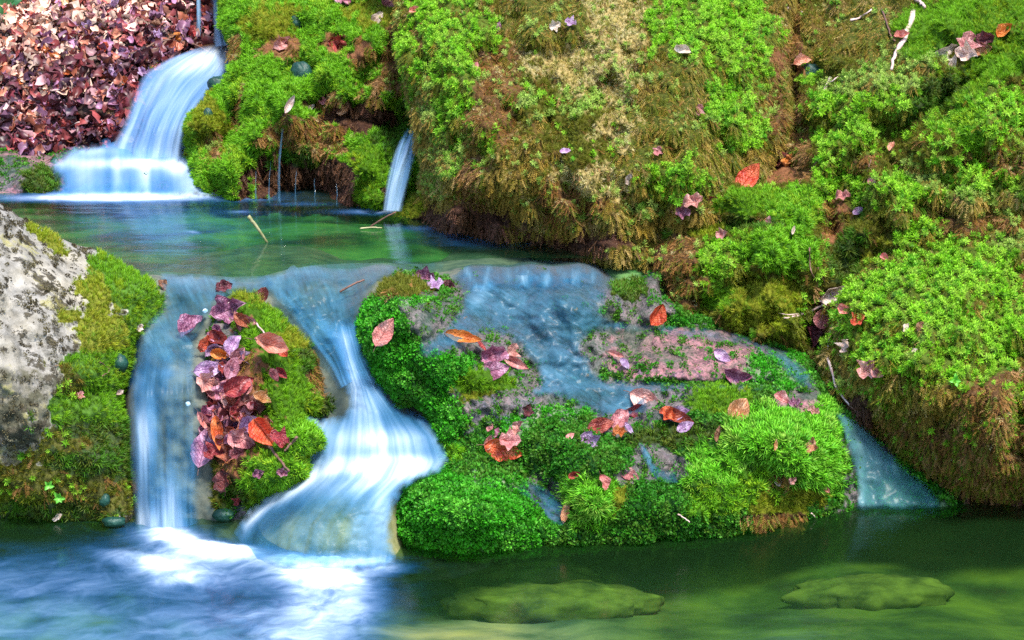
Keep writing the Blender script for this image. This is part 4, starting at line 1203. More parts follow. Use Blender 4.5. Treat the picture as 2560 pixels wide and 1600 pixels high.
ZN['front'] = ('beadd', [
    ('wet', 1250, 760, 230, 80, 1.3), ('wet', 1350, 690, 200, 60, 1.3), ('wet', 1260, 610, 330, 44, 1.7), ('wet', 1060, 630, 40, 20, 1.5), ('wet', 1320, 880, 90, 70, 1.3), ('wet', 1420, 940, 260, 24, 1.3), ('pink', 1620, 840, 170, 46, 1.45), ('pink', 1600, 800, 160, 18, 1.2), ('wetg', 1800, 870, 50, 40, 1.0), ('wet', 1160, 955, 70, 34, 1.2), ('wet', 1100, 790, 80, 26, 1.25), ('wet', 1480, 960, 60, 50, 1.25), ('wet', 1550, 965, 60, 24, 1.2), ('wetg', 1860, 880, 40, 50, 1.0), ('wet', 1900, 930, 30, 30, 1.0), ('wet', 1000, 700, 20, 10, 1.1),
    ('olive', 955, 685, 60, 28, 1.25), ('wetg', 950, 712, 80, 12, 1.1), ('bead', 900, 770, 60, 42, 1.4), ('bead', 930, 850, 50, 60, 1.3), ('bead', 1070, 870, 50, 40, 1.0), ('fine', 1140, 905, 70, 30, 1.15), ('bead', 1050, 990, 40, 60, 1.0), ('yellow', 1130, 935, 50, 16, 1.0), ('bead', 1110, 1220, 170, 70, 1.5), ('bead', 1010, 1150, 60, 30, 1.1), ('wetg', 1190, 1145, 60, 18, 1.1), ('wet', 1290, 1180, 36, 50, 1.5, -30), ('beadd', 1310, 1040, 60, 46, 1.1), ('beadd', 1400, 1090, 70, 46, 1.1), ('blade', 1060, 1060, 40, 30, .9), ('long', 1390, 1180, 70, 56, 1.4), ('beadd', 1560, 1200, 110, 60, 1.05), ('fine', 1690, 945, 74, 30, 1.4), ('long', 1830, 1030, 100, 60, 1.6), ('long', 1920, 1090, 70, 60, 1.3), ('long', 1940, 990, 36, 50, 1.0), ('dark', 1560, 1040, 60, 24, .9), ('long', 1700, 1110, 70, 60, .9), ('blade', 1780, 1160, 90, 50, .95), ('yellow', 1850, 1180, 80, 40, 1.0), ('brown', 1840, 1130, 40, 20, .8), ('brown', 1830, 1220, 60, 16, .9), ('wet', 1540, 1085, 36, 44, 1.45), ('wet', 1590, 1110, 40, 24, 1.35), ('wet', 1480, 1125, 30, 20, 1.1), ('pink', 1890, 955, 50, 16, 1.2), ('dirt', 1880, 975, 30, 16, .9), ('dark', 1470, 680, 60, 44, 1.5), ('bead', 1600, 760, 20, 8, .9), ('blade', 1650, 1190, 60, 40, .9), ('wetg', 1200, 1300, 280, 8, 1.1), ('wetg', 2170, 1140, 80, 60, 1.2), ('wet', 2060, 1060, 60, 60, 1.2), ('wet', 2040, 1150, 40, 80, 1.2), ('yellow', 1460, 1180, 30, 60, .7), ('wetg', 1220, 1000, 40, 20, .9), ('wetg', 1330, 975, 60, 14, 1.0), ('wetg', 1410, 730, 50, 14, .9, 30), ('dark', 1640, 1020, 60, 20, .9), ('fine', 1740, 980, 50, 20, .8)])
ZN['leafy'] = ('fine', [
    ('olive', 500, 1150, 30, 60, 1.1), ('dark', 540, 1180, 40, 50, .9), ('brown', 770, 900, 30, 60, 1.2, -30), ('dark', 790, 950, 30, 40, 1.1), ('yellow', 600, 700, 60, 16, 1.1), ('blade', 720, 1035, 55, 36, 1.2), ('blade', 650, 1120, 70, 45, 1.2), ('wet', 470, 880, 18, 60, 1.2), ('wet', 560, 1215, 26, 26, 1.3), ('yellow', 690, 790, 40, 40, .8), ('dark', 740, 860, 24, 40, .8, -35), ('wet', 520, 790, 36, 20, 1.2), ('bare', 480, 1010, 14, 90, 1.2), ('dirt', 560, 920, 50, 90, 1.0), ('dirt', 550, 1050, 50, 70, 1.0)])
ZN['boulder'] = ('stone', [
    ('fine', 310, 680, 75, 42, 1.4, 25), ('fine', 250, 630, 40, 24, 1.0, 25), ('yellow', 235, 700, 30, 60, 1.0), ('yellow', 255, 790, 60, 44, 1.35), ('fine', 350, 720, 40, 40, 1.2), ('fine', 265, 870, 95, 40, 1.5), ('fine', 340, 790, 60, 50, 1.4), ('yellow', 170, 745, 26, 16, .9), ('fine', 240, 965, 100, 48, 1.5), ('olive', 170, 915, 30, 50, 1.0), ('dark', 240, 1020, 95, 30, 1.35), ('dark', 240, 1090, 110, 50, 1.4), ('olive', 180, 1050, 60, 40, 1.0), ('olive', 60, 1140, 130, 34, 1.3), ('yellow', 40, 1180, 120, 24, 1.0), ('dark', 120, 1205, 120, 26, 1.3), ('olive', 240, 1170, 70, 60, 1.2), ('dark', 290, 1040, 26, 60, 1.0), ('fine', 40, 1205, 60, 20, 1.0), ('yellow', 110, 560, 50, 12, .9, 28), ('yellow', 140, 590, 30, 12, .75, 28), ('olive', -200, 1150, 150, 60, 1.2), ('olive', 110, 1080, 60, 20, .8), ('yellow', 205, 680, 20, 20, .9), ('brown', 250, 1130, 40, 30, .8), ('brown', 150, 1140, 40, 26, .7)])
ZN['sidestone'] = ('pink', [('dark', 95, 428, 36, 24, 1.3), ('dark', 130, 410, 16, 12, 1.0), ('wet', 20, 420, 40, 30, .9)])
ZN['fallrock'] = ('root', [('yellow', 350, 160, 60, 10, 1.4, -25), ('wet', 300, 420, 160, 60, .9), ('dark', 320, 185, 12, 30, .9)])

INFO = {
    'cliff': ('mossy_cliff', 'low cliff draped in grassy green moss ropes right of the upper waterfall', 'mossy cliff', (.0, 4.9, .3)),
    'bulge': ('mossy_boulder', 'big rounded boulder with dry straw patch and brown hanging moss over upper pool', 'boulder', (.3, 4.4, .3)),
    'bank': ('mossy_bank', 'lumpy moss bank with ledge and leaf hollow at the upper right', 'mossy bank', (.7, 4.1, .2)),
    'right': ('mossy_boulder', 'rounded boulder with star moss above and rusty hanging moss below, at right of lower pool', 'boulder', (.8, 3.5, 0)),
    'front': ('mossy_rock', 'wide stepped rock with bead moss cushions and a pink slab, water sheeting over it', 'rock', (.3, 3.4, 0)),
    'leafy': ('mossy_rock', 'mossy rock between two cascades carrying a pile of red leaves', 'rock', (-.47, 3.4, 0)),
    'boulder': ('lichen_boulder', 'pale grey boulder spotted with dark lichen and fringed with moss', 'boulder', (-.75, 3.4, 0)),
    'sidestone': ('wet_stone', 'pinkish wet stone with a dark moss patch left of the upper waterfall', 'stone', (-1.1, 4.8, .34)),
    'fallrock': ('waterfall_rock', 'dark rounded rock under the upper waterfall with a mossy rim', 'rock', (-.8, 4.95, .34)),
}
for i, (k, (nm, lab, cat, loc)) in enumerate(INFO.items()):
    root = empty(nm, loc, lab, cat)
    dflt, zones = ZN[k]
    b = B[k]
    cols, wet = stone_cols(b, zones, dflt, 300 + i * 40)
    fl = {'wet': wet}
    mat = M_EARTH
    if k == 'boulder':
        names, idx = classify(b.x, b.y, zones, dflt, 300 + i * 40)
        stn = (np.array(names)[idx] == 'stone').astype(float)
        fl['stone'] = np.concatenate([stn, stn])
        g = smooth((b.y - 830 - 60 * (fbm(b.x / 60, b.y / 60, 9, 3) - .5) * 2 + (b.x - 60) * .25) / 70)  # mask of the darker lower face
        fl['wet'] = np.concatenate([g, g])
        mat = M_BOULDER
    build('stone', b.fullV, [b.fullF], mat, root, cols=cols, floats=fl)
    sz = {'cliff': 1.1, 'fallrock': 1.1}.get(k, 1.0)
    grow(b, zones, dflt, root, 300 + i * 40, M_MOSS, dens=1.0, size=sz)

o = build('rock_ledge', B['ledge'].fullV, [B['ledge'].fullF], M_LEDGE)
tag(o, 'brown wet stone step under the cascades, seen through the water', 'rock')
o = build('dome_rock', B['dome'].fullV, [B['dome'].fullF], mat_simple('algae_dome_stone', (.07, .11, .03), (.34, .32, .16), 18, .95, .2, spec=.05))
tag(o, 'smooth domed boulder under the veil at the foot of the main cascade', 'rock')

# hillside with leaf litter
hb = B['hill']
o = build('hillside', hb.fullV, [hb.fullF], M_HILL)
tag(o, kind='structure')


def litter(body, n, seed, size, name):
    rng = np.random.default_rng(seed)
    f = rng.choice(len(body.area), n, p=body.area / body.area.sum())
    q = body.F[f]
    P = body.V[q].mean(1); N = body.N[q].mean(1)
    x = body.x[q].mean(1); y = body.y[q].mean(1)
    tp = [leaf_mesh(900 + k, 5, 6, width=.34, curl=rng.uniform(-.8, 1), bend=rng.uniform(-.6, .8), fold=rng.uniform(0, .8), crump=.18, lobe=rng.choice([0, .2, .3])) for k in range(8)]
    pal = np.array([(.30, .06, .06), (.17, .035, .05), (.40, .12, .07), (.58, .32, .25), (.72, .50, .38), (.30, .14, .24), (.50, .26, .28), (.08, .022, .03), (.58, .24, .15)])
    pat = .55 + 1.0 * smooth((fbm(x / 38, y / 26, 401, 3) - .25) / .5)      # random drifts; dark gaps of matted litter put into the leaf colour
    VV, CC, FF, off = [], [], [], 0
    for j in range(n):
        nn = N[j] + rng.normal(size=3) * .65
        nn /= np.linalg.norm(nn)
        t = np.cross(nn, rng.normal(size=3)); t /= np.linalg.norm(t)
        s = np.cross(t, nn)
        tv, tf, _ = tp[rng.integers(8)]
        S = size * rng.uniform(.5, 1.5)
        p = P[j] + N[j] * rng.uniform(.0, .03)
        VV.append((tv[:, :1] * s + tv[:, 1:2] * t + tv[:, 2:] * nn) * S + p)
        # the upper left is paler and drier, the foot near the water wetter and redder
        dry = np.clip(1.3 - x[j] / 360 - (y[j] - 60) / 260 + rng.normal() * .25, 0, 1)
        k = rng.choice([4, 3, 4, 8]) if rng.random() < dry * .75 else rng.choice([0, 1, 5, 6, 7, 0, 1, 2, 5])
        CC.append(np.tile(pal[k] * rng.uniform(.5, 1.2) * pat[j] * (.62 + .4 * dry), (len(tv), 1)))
        FF.append(tf + off); off += len(tv)
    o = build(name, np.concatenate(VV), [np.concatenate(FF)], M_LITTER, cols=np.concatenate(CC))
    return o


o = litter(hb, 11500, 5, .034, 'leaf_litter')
tag(o, 'brown and purple dead leaves carpeting the slope', kind='stuff')

# ------------------------------------------------------------------ ground under everything
xs = np.linspace(-5, 5, 150); ys = np.concatenate([np.linspace(-2, 3, 60)[:-1], np.linspace(3, 5.5, 60)[:-1], np.linspace(5.5, 14, 40)])
X, Y = np.meshgrid(xs, ys)
Zg = -.075 + .05 * (fbm(X * 3, Y * 3, 4, 3) - .5) - .06 * smooth((Y - 2.9) / .4) + .010 * (fbm(X * 9 + 3, Y * 14, 14, 3) - .5) * 2 * smooth((X + .1) / .3) * smooth((3.4 - Y) / .2)
Zg = Zg + .445 * smooth((Y - 3.55) / .4)
Zg = Zg + np.clip(Y - 4.85, 0, None) * .42
Zg = Zg + .9 * smooth((np.abs(X) - 1.25 - .15 * (Y - 3.5)) / 1.2) * smooth((Y - 1.0) / 2.0)
Zg = Zg - .12 * smooth((-.25 - X) / .4) * smooth((3.6 - Y) / .4)
nx, ny = len(xs), len(ys)
i = np.arange((ny - 1) * nx).reshape(ny - 1, nx)[:, :-1].ravel()
F = np.stack([i, i + 1, i + 1 + nx, i + nx], -1)
P = np.stack([X, Y, Zg], -1).reshape(-1, 3)
# bed colour: mossy green on the right, tan sand patch in the middle, grey-blue silt under the falls
g = smooth((P[:, 0] - (-.05)) / .35)[:, None]
cg = np.array([.070, .120, .016]) * g + np.array([.12, .20, .20]) * (1 - g)
vx, vy = to_view(P)
sand = np.exp(-(((vx - 1060) / 260) ** 2 + ((vy - 1530) / 75) ** 2))[:, None]
cg = cg * (1 - sand) + np.array([.40, .30, .22]) * sand
far = smooth((P[:, 1] - 3.5) / .3)[:, None]
cg = cg * (1 - far) + np.array([.05, .13, .045]) * far
hill_ = smooth((P[:, 2] - .34) / .08)[:, None]
cg = cg * (1 - hill_) + np.array([.11, .05, .038]) * hill_
o = build('stream_bed', P, [F], M_BED, cols=cg)
tag(o, kind='structure')


def drowned(name, x, y, rx, ry, rz, z, label, seed):
    """rounded stone lying on the bed of the lower pool"""
    c = PD(np.array(x), np.array(y), np.array(dz(y, z)))
    n, m = 90, 40
    th = np.linspace(0, 2 * PI, n, endpoint=False); ph = np.linspace(0, PI, m)
    T, Pp = np.meshgrid(th, ph)
    w = 1 + .30 * (fbm(np.cos(T) * np.sin(Pp) * 3 + 9, np.sin(T) * np.sin(Pp) * 3 + 5, seed, 4) - .5) * 2
    V = np.stack([np.cos(T) * np.sin(Pp) * rx * w, np.sin(T) * np.sin(Pp) * ry * w, np.cos(Pp) * rz * w], -1).reshape(-1, 3)
    i = np.arange((m - 1) * n).reshape(m - 1, n)
    F = np.stack([i, np.roll(i, -1, 1), np.roll(i, -1, 1) + n, i + n], -1).reshape(-1, 4)
    o = build(name, V, [F], M_SUB)
    o.location = c.tolist()
    tag(o, label, 'stone', 'stones under the lower pool')


drowned('submerged_stone', 1240, 1372, .13, .05, .030, -.106, 'yellow green stone under water just below the front rock', 3)
drowned('submerged_stone', 1290, 1425, .18, .06, .032, -.106, 'broad mossy stone under water in the middle of the lower pool', 5)
drowned('submerged_stone', 2050, 1405, .14, .05, .030, -.106, 'mossy stone under water below the right trickle', 8)

# ------------------------------------------------------------------ water
def blobs(x, y, L, base=0.0):
    m = np.full(x.shape, base)
    for b in L:
        ang = math.radians(b[5]) if len(b) > 5 else 0
        dx, dy = x - b[0], y - b[1]
        u = (dx * math.cos(ang) + dy * math.sin(ang)) / b[2]
        v = (-dx * math.sin(ang) + dy * math.cos(ang)) / b[3]
        m = m + b[4] * np.exp(-(u * u + v * v))
    return np.clip(m, 0, 1)


def grid_faces(ny, nx):
    i = np.arange((ny - 1) * nx).reshape(ny - 1, nx)[:, :-1].ravel()
    return np.stack([i, i + nx, i + 1 + nx, i + 1], -1)


# lower pool
xs = np.arange(-900, 3400, 9.0)
ys = np.concatenate([np.arange(1150, 1560, 6.0), np.arange(1560, 3000, 30.0)])
X, Y = np.meshgrid(xs, ys)
P = np.empty(X.shape + (3,))
r = rays(X, Y)
s = -CAMH / r[..., 2]
P = r * s[..., None]; P[..., 2] += CAMH
FOAM = [(430, 1305, 130, 44, .40, 8), (760, 1390, 130, 60, .36, 20), (420, 1275, 80, 26, .55, 8), (395, 1255, 60, 16, .5), (520, 1306, 100, 18, .70, 5), (380, 1340, 120, 24, .55, 14), (420, 1376, 70, 14, .25), (290, 1312, 90, 14, .15, 8), (830, 1330, 100, 16, .95, 4), (780, 1362, 120, 24, .65, 15), (720, 1425, 90, 50, .36, 60), (830, 1440, 60, 80, .30), (680, 1490, 110, 50, .20, 30), (570, 1296, 50, 10, .4),
        (640, 1410, 160, 40, -.12), (250, 1490, 420, 50, .05), (740, 1500, 220, 50, .12), (900, 1345, 40, 16, .35), (940, 1395, 60, 40, -.10), (120, 1340, 160, 30, -.10)]
mk = blobs(X, Y, FOAM)
mk = np.clip(mk + .30 * smooth((1050 - X) / 500) * smooth((Y - 1270) / 90), 0, 1) * smooth((1300 - X) / 450)  # broad milk spreads the painted sky blue over the left side
mk = np.clip(mk, 0, 1)
Pz = .012 * smooth(mk) * fbm(X / 25, Y / 12, 6, 3)
P[..., 2] += Pz
PX, PY = P[..., 0].copy(), P[..., 1].copy()
a_ = math.radians(24)
qx, qy = PX + .05 * (fbm(PX * 6, PY * 6, 71, 3) - .5), PY + .05 * (fbm(PX * 6, PY * 6, 72, 3) - .5)
u = (qx * math.cos(a_) + qy * math.sin(a_)); v = (-qx * math.sin(a_) + qy * math.cos(a_))
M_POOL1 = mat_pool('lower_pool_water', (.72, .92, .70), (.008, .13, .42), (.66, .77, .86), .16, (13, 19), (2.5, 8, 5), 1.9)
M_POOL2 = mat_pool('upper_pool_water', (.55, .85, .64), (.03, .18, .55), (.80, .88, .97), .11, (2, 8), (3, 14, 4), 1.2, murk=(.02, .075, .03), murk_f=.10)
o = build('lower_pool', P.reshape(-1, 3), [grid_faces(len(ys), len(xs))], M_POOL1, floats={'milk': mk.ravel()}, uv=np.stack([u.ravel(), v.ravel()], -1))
tag(o, kind='structure')

# upper pool
lip = np.array([(-400, 700), (-100, 660), (200, 640), (330, 640), (430, 644), (540, 654), (620, 652), (680, 636), (740, 626), (820, 622), (900, 621), (1000, 624), (1060, 616), (1150, 610), (1260, 609), (1400, 610), (1500, 618), (1600, 628), (1750, 632)], float)
lx = np.arange(-400, 1750, 9.0)
ly = np.interp(lx, lip[:, 0], lip[:, 1])
yb = 395.0
tt = np.linspace(0, 1, 60)
X = np.tile(lx, (60, 1)); Y = ly[None] * (1 - tt[:, None]) + yb * tt[:, None]
r = rays(X, Y); s = (ZU - CAMH) / r[..., 2]
P = r * s[..., None]; P[..., 2] += CAMH
FO2 = [(300, 462, 230, 9, .95), (330, 470, 180, 8, .5), (120, 470, 160, 8, .5), (930, 497, 60, 7, .75), (860, 500, 70, 5, .3), (1000, 540, 60, 6, .2), (600, 470, 60, 5, .25), (700, 482, 80, 4, .2), (300, 520, 260, 40, .16), (400, 560, 180, 60, .10), (60, 520, 120, 60, -.2), (1150, 570, 120, 12, .12), (1080, 552, 60, 8, .15), (455, 548, 14, 4, .4), (565, 500, 30, 3, .3)]  # the two broad left entries paint the waterfall's blue reflection; the rest is foam
mk = blobs(X, Y, FO2)
uv = np.stack([X.ravel() / 100, Y.ravel() / 100], -1)
o = build('upper_pool', P.reshape(-1, 3), [grid_faces(60, len(lx))[:, ::-1]], M_POOL2, floats={'milk': mk.ravel()}, uv=uv)
tag(o, kind='structure')


def film(body, poly, off, flow, milkL, base, edge, step=6, wave=0.0, seed=0, top=None):
    """water running in a thin sheet over a stone"""
    p = spline_closed(poly)
    x0, y0 = p.min(0); x1, y1 = p.max(0)
    xs = np.arange(x0, x1 + step, step); ys = np.arange(y0, y1 + step, step)
    X, Y = np.meshgrid(xs, ys)
    ins, dist, _, _ = poly_query(p, X, Y)
    keep = ins
    f4 = keep[:-1, :-1] & keep[1:, :-1] & keep[:-1, 1:] & keep[1:, 1:]
    ids = -np.ones(X.shape, int)
    used = np.zeros(X.shape, bool)
    used[:-1, :-1] |= f4; used[1:, :-1] |= f4; used[:-1, 1:] |= f4; used[1:, 1:] |= f4
    ids[used] = np.arange(used.sum())
    F = np.stack([ids[:-1, :-1][f4], ids[:-1, 1:][f4], ids[1:, 1:][f4], ids[1:, :-1][f4]], -1)[:, ::-1]
    x, y = X[used], Y[used]
    # water smooths the stone: average the stone's distance over a small neighbourhood
    d = sum(body.depth(x + dx, y + dy) for dx, dy in ((0, 0), (12, 0), (-12, 0), (0, 10), (0, -10), (8, 8), (-8, 8))) / 7
    d = d - off
    if wave:
        d = d - wave * 2 * (fbm(x / 22, y / 14, seed + 3, 3) - .5)
    cov = smooth(dist[used] / edge * (1 + 0 * x) + 1.1 * (fbm(x / 14, y / 18, seed + 60, 3) - .5) * smooth(1 - dist[used] / (edge * 2.2))) * smooth(dist[used] / 5)
    if top is not None:
        cov = cov * smooth((y - top) / 46)
    a = math.radians(flow)
    uu = (x * math.cos(a) - y * math.sin(a)) / 300; vv = (x * math.sin(a) + y * math.cos(a)) / 300
    return PD(x, y, d), F, blobs(x, y, milkL, base), cov, np.stack([uu, vv], -1)


class Flow:
    def __init__(self, pts):
        self.depth = TPS(pts)


def catmull(P, n):
    P = np.asarray(P, float)
    m = len(P)
    t = np.linspace(0, m - 1, n)
    i = np.minimum(t.astype(int), m - 2); f = (t - i)[:, None]
    p1, p2 = P[i], P[i + 1]; p0 = P[np.maximum(i - 1, 0)]; p3 = P[np.minimum(i + 2, m - 1)]
    return .5 * (2 * p1 + (p2 - p0) * f + (2 * p0 - 5 * p1 + 4 * p2 - p3) * f ** 2 + (-p0 + 3 * p1 - 3 * p2 + p3) * f ** 3)


def sheet(rows, nu=40, nv=60, bulge=.03, ragged=0.0, edge=.12, seed=0, thick=.0):
    """falling water: each row is left point, right point (as seen) and distances, milk at left / middle / right"""
    A = np.array([[r[0], r[1], r[2], r[3], r[4], r[5], r[6][0], r[6][1], r[6][2]] for r in rows], float)   # xl yl dl xr yr dr m0 m1 m2
    A = catmull(A, nv)
    u = np.linspace(0, 1, nu)
    X = A[:, 0:1] * (1 - u) + A[:, 3:4] * u
    Y = A[:, 1:2] * (1 - u) + A[:, 4:5] * u
    D = A[:, 2:3] * (1 - u) + A[:, 5:6] * u - bulge * np.sin(PI * u)[None]
    v = np.linspace(0, 1, nv)
    X = X + ragged * 2 * (fbm(np.tile(u * 3, (nv, 1)), np.tile(v[:, None] * 6, (1, nu)), seed + 4, 2) - .5)
    D = D - .012 * (fbm(np.tile(u * 9, (nv, 1)), np.tile(v[:, None] * 1.5, (1, nu)), seed + 8, 3) - .5) * 2
    m = np.where(u[None] < .5, A[:, 6:7] * (1 - 2 * u) + A[:, 7:8] * 2 * u, A[:, 7:8] * (2 - 2 * u) + A[:, 8:9] * (2 * u - 1))
    cov = np.tile(smooth(np.minimum(u, 1 - u) / edge), (nv, 1)) * smooth((1 - v)[:, None] / .03 + .3) * smooth(v[:, None] / .24)
    L = np.abs(A[-1, 1] - A[0, 1]) / 100.0
    W = np.abs(A[:, 3] - A[:, 0]).mean() / 100.0
    uv = np.stack([np.tile(u * W, (nv, 1)).ravel(), np.tile(v[:, None] * L, (1, nu)).ravel()], -1)
    return PD(X, Y, D).reshape(-1, 3), grid_faces(nv, nu), np.clip(m, 0, 1).ravel(), cov.ravel(), uv


def more_milk(parts, L, scale=1.0):
    P, F, m, c, uv = parts
    x, y = to_view(P)
    return P, F, np.clip(m * scale + blobs(x, y, L), 0, 1), c, uv


def water(name, parts, mat, parent=None):
    P, F, m, c, uv = parts
    return build(name, P, [F], mat, parent, floats={'milk': m, 'cover': c}, uv=uv)


# upper waterfall
w = empty('waterfall', (-.85, 4.8, ZU), 'tall blue white upper waterfall bending left beside the leaf slope', 'waterfall')
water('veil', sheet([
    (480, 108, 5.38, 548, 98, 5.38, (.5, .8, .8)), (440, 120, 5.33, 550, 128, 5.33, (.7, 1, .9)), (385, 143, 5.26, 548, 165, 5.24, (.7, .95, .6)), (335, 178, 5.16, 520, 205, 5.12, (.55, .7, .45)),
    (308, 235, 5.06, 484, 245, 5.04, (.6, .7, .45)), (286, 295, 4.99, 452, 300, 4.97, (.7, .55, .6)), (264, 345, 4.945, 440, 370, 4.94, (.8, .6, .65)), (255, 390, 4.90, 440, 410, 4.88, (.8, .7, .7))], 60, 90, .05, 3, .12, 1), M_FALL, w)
ST2 = Flow([(135, 358, 4.93), (440, 378, 4.90), (270, 352, 4.92), (140, 380, 4.86), (452, 400, 4.84), (300, 385, 4.84), (150, 410, 4.78), (465, 420, 4.77), (300, 410, 4.76), (160, 440, 4.71), (485, 440, 4.71), (300, 440, 4.69), (150, 466, 4.66), (512, 462, 4.66), (300, 466, 4.65)])
step_ = film(ST2, [(112, 384), (150, 352), (215, 334), (268, 322), (320, 338), (380, 356), (446, 368), (474, 396), (502, 430), (536, 462), (470, 474), (300, 478), (110, 476), (128, 440), (122, 412)], .0, 0,
    [(230, 355, 70, 14, .45), (300, 385, 120, 14, .6), (420, 395, 40, 24, .5), (200, 420, 40, 50, .35), (460, 440, 40, 30, .5), (300, 464, 240, 9, .7), (280, 420, 16, 40, .3), (340, 420, 18, 40, .35), (150, 380, 30, 20, .3), (300, 400, 160, 40, .15)], .30, 32, 4, .010, 41)
water('lower_step', step_, M_FALL, w)
water('feeder', sheet([(500, -60, 5.62, 528, -60, 5.62, (.4, .5, .4)), (503, 40, 5.48, 526, 40, 5.48, (.45, .55, .4)), (505, 112, 5.38, 540, 108, 5.36, (.6, .8, .7))], 12, 30, .01, 1, .25, 3), M_TRICK, w)
o = water('water_trickle', sheet([(462, -30, 5.60, 474, -30, 5.60, (.4, .7, .4)), (463, 40, 5.52, 476, 40, 5.52, (.4, .6, .4)), (464, 85, 5.48, 475, 85, 5.48, (.3, .4, .3))], 8, 20, .004, 1, .3, 4), M_TRICK)
tag(o, 'short blue thread of water on the dark rock above the leaf slope', 'trickle')
# spout and threads on the cliff
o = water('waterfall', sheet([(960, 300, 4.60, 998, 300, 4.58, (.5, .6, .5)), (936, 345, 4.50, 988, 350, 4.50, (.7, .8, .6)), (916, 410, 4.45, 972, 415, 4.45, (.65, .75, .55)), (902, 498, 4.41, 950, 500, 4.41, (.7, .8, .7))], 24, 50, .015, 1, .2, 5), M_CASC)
tag(o, 'narrow blue spout falling into the upper pool beside the big boulder', 'waterfall')
TH_ = [(668, 300, 660, 480, 10, 'thread of water below the pale sliver on the cliff'), (470, 320, 465, 420, 22, 'bluish thread of water behind the upper waterfall edge'), (700, 400, 698, 484, 5, 'thin thread of water dripping from dark rootlets near the thread below the sliver'), (742, 420, 744, 486, 4, 'thin thread of water dripping in the middle of the dark recess'), (640, 380, 636, 480, 5, 'thin thread of water left of the thread below the sliver'), (795, 430, 796, 490, 4, 'thin thread of water dripping at the right end of the dark recess'), (605, 400, 604, 476, 4, 'thin thread of water between the two leftmost moss ropes')]
for (x0, y0, x1, y1, wd, lab) in TH_:
    d1 = dz(y1, ZU) - .03
    o = water('water_trickle', sheet([(x0 - wd * .3, y0, d1 + .02, x0 + wd * .3, y0, d1 + .02, (.1, .2, .1)), (x1 - wd * .35, (y0 + y1) / 2, d1, x1 + wd * .35, (y0 + y1) / 2, d1, (.1, .25, .1)), (x1 - wd * .5, y1, d1 - .01, x1 + wd * .5, y1, d1 - .01, (.15, .3, .15))], 8, 24, .004, 2, .3, int(x0)), M_TRICK)
    tag(o, lab, 'trickle', 'water threads on the mossy cliff')

# left cascade
w = empty('waterfall', (-.75, 3.35, 0), 'left cascade falling between the lichen boulder and the leafy rock', 'waterfall')
water('brink', film(B['ledge'], [(345, 628), (430, 634), (540, 640), (640, 648), (640, 690), (560, 700), (505, 740), (470, 800), (465, 860), (330, 850), (320, 800), (360, 740), (385, 690)], .035, 25, [(400, 670, 60, 20, .25, 10), (480, 660, 90, 14, .2), (360, 800, 40, 60, .2), (340, 800, 20, 50, .2)], .12, 30, 6, .008, 3), M_FILM, w)
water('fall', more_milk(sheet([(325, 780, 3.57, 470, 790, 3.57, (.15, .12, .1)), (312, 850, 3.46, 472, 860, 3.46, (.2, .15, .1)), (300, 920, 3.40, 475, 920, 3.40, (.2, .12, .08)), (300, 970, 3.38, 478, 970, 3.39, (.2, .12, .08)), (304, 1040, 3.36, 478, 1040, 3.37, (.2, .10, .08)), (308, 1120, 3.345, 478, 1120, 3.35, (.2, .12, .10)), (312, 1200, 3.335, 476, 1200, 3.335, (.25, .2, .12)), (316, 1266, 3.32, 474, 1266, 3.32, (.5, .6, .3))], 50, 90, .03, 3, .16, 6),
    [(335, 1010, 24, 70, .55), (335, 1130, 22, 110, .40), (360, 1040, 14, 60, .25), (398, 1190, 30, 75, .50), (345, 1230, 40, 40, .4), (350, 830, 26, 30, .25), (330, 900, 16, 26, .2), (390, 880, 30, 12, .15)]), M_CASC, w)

# main cascade
w = empty('waterfall', (-.25, 3.3, 0), 'main white cascade pouring down the middle over a domed boulder', 'waterfall')
water('brink', film(B['ledge'], [(600, 655), (640, 640), (700, 622), (740, 614), (820, 612), (920, 612), (1040, 614), (1040, 640), (930, 650), (890, 670), (852, 730), (850, 790), (862, 850), (820, 900), (780, 870), (730, 800), (680, 740), (640, 700)], .03, 20, [(660, 660, 40, 30, .2), (740, 640, 60, 14, .25), (800, 740, 40, 60, .15), (760, 790, 30, 30, .25), (700, 760, 18, 80, .25, -35)], .08, 18, 5, .014, 5), M_FILM, w)
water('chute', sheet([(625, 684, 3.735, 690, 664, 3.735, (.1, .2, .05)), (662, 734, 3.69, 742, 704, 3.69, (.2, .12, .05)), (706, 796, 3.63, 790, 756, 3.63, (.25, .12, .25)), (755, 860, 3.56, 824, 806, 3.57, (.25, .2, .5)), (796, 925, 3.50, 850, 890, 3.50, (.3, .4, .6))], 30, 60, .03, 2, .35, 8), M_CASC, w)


FL = Flow([(780, 765, 3.63), (842, 765, 3.63), (800, 850, 3.53), (868, 850, 3.53), (810, 920, 3.48), (905, 920, 3.48), (860, 920, 3.45), (830, 850, 3.50), (820, 970, 3.45), (960, 965, 3.46), (890, 970, 3.42), (720, 990, 3.44), (780, 1000, 3.42), (1020, 1000, 3.42), (890, 1010, 3.39), (720, 1060, 3.36), (1050, 1070, 3.34), (890, 1060, 3.325), (730, 1105, 3.33), (1050, 1105, 3.31), (890, 1100, 3.285),
           (985, 1130, 3.23), (940, 1180, 3.17), (860, 1150, 3.19), (740, 1140, 3.25), (660, 1165, 3.29), (590, 1215, 3.29), (562, 1275, 3.25), (700, 1200, 3.17), (780, 1180, 3.16), (760, 1240, 3.125), (650, 1260, 3.15), (860, 1230, 3.125), (930, 1260, 3.14), (930, 1330, 3.10), (850, 1335, 3.085), (740, 1335, 3.085), (620, 1325, 3.13)])
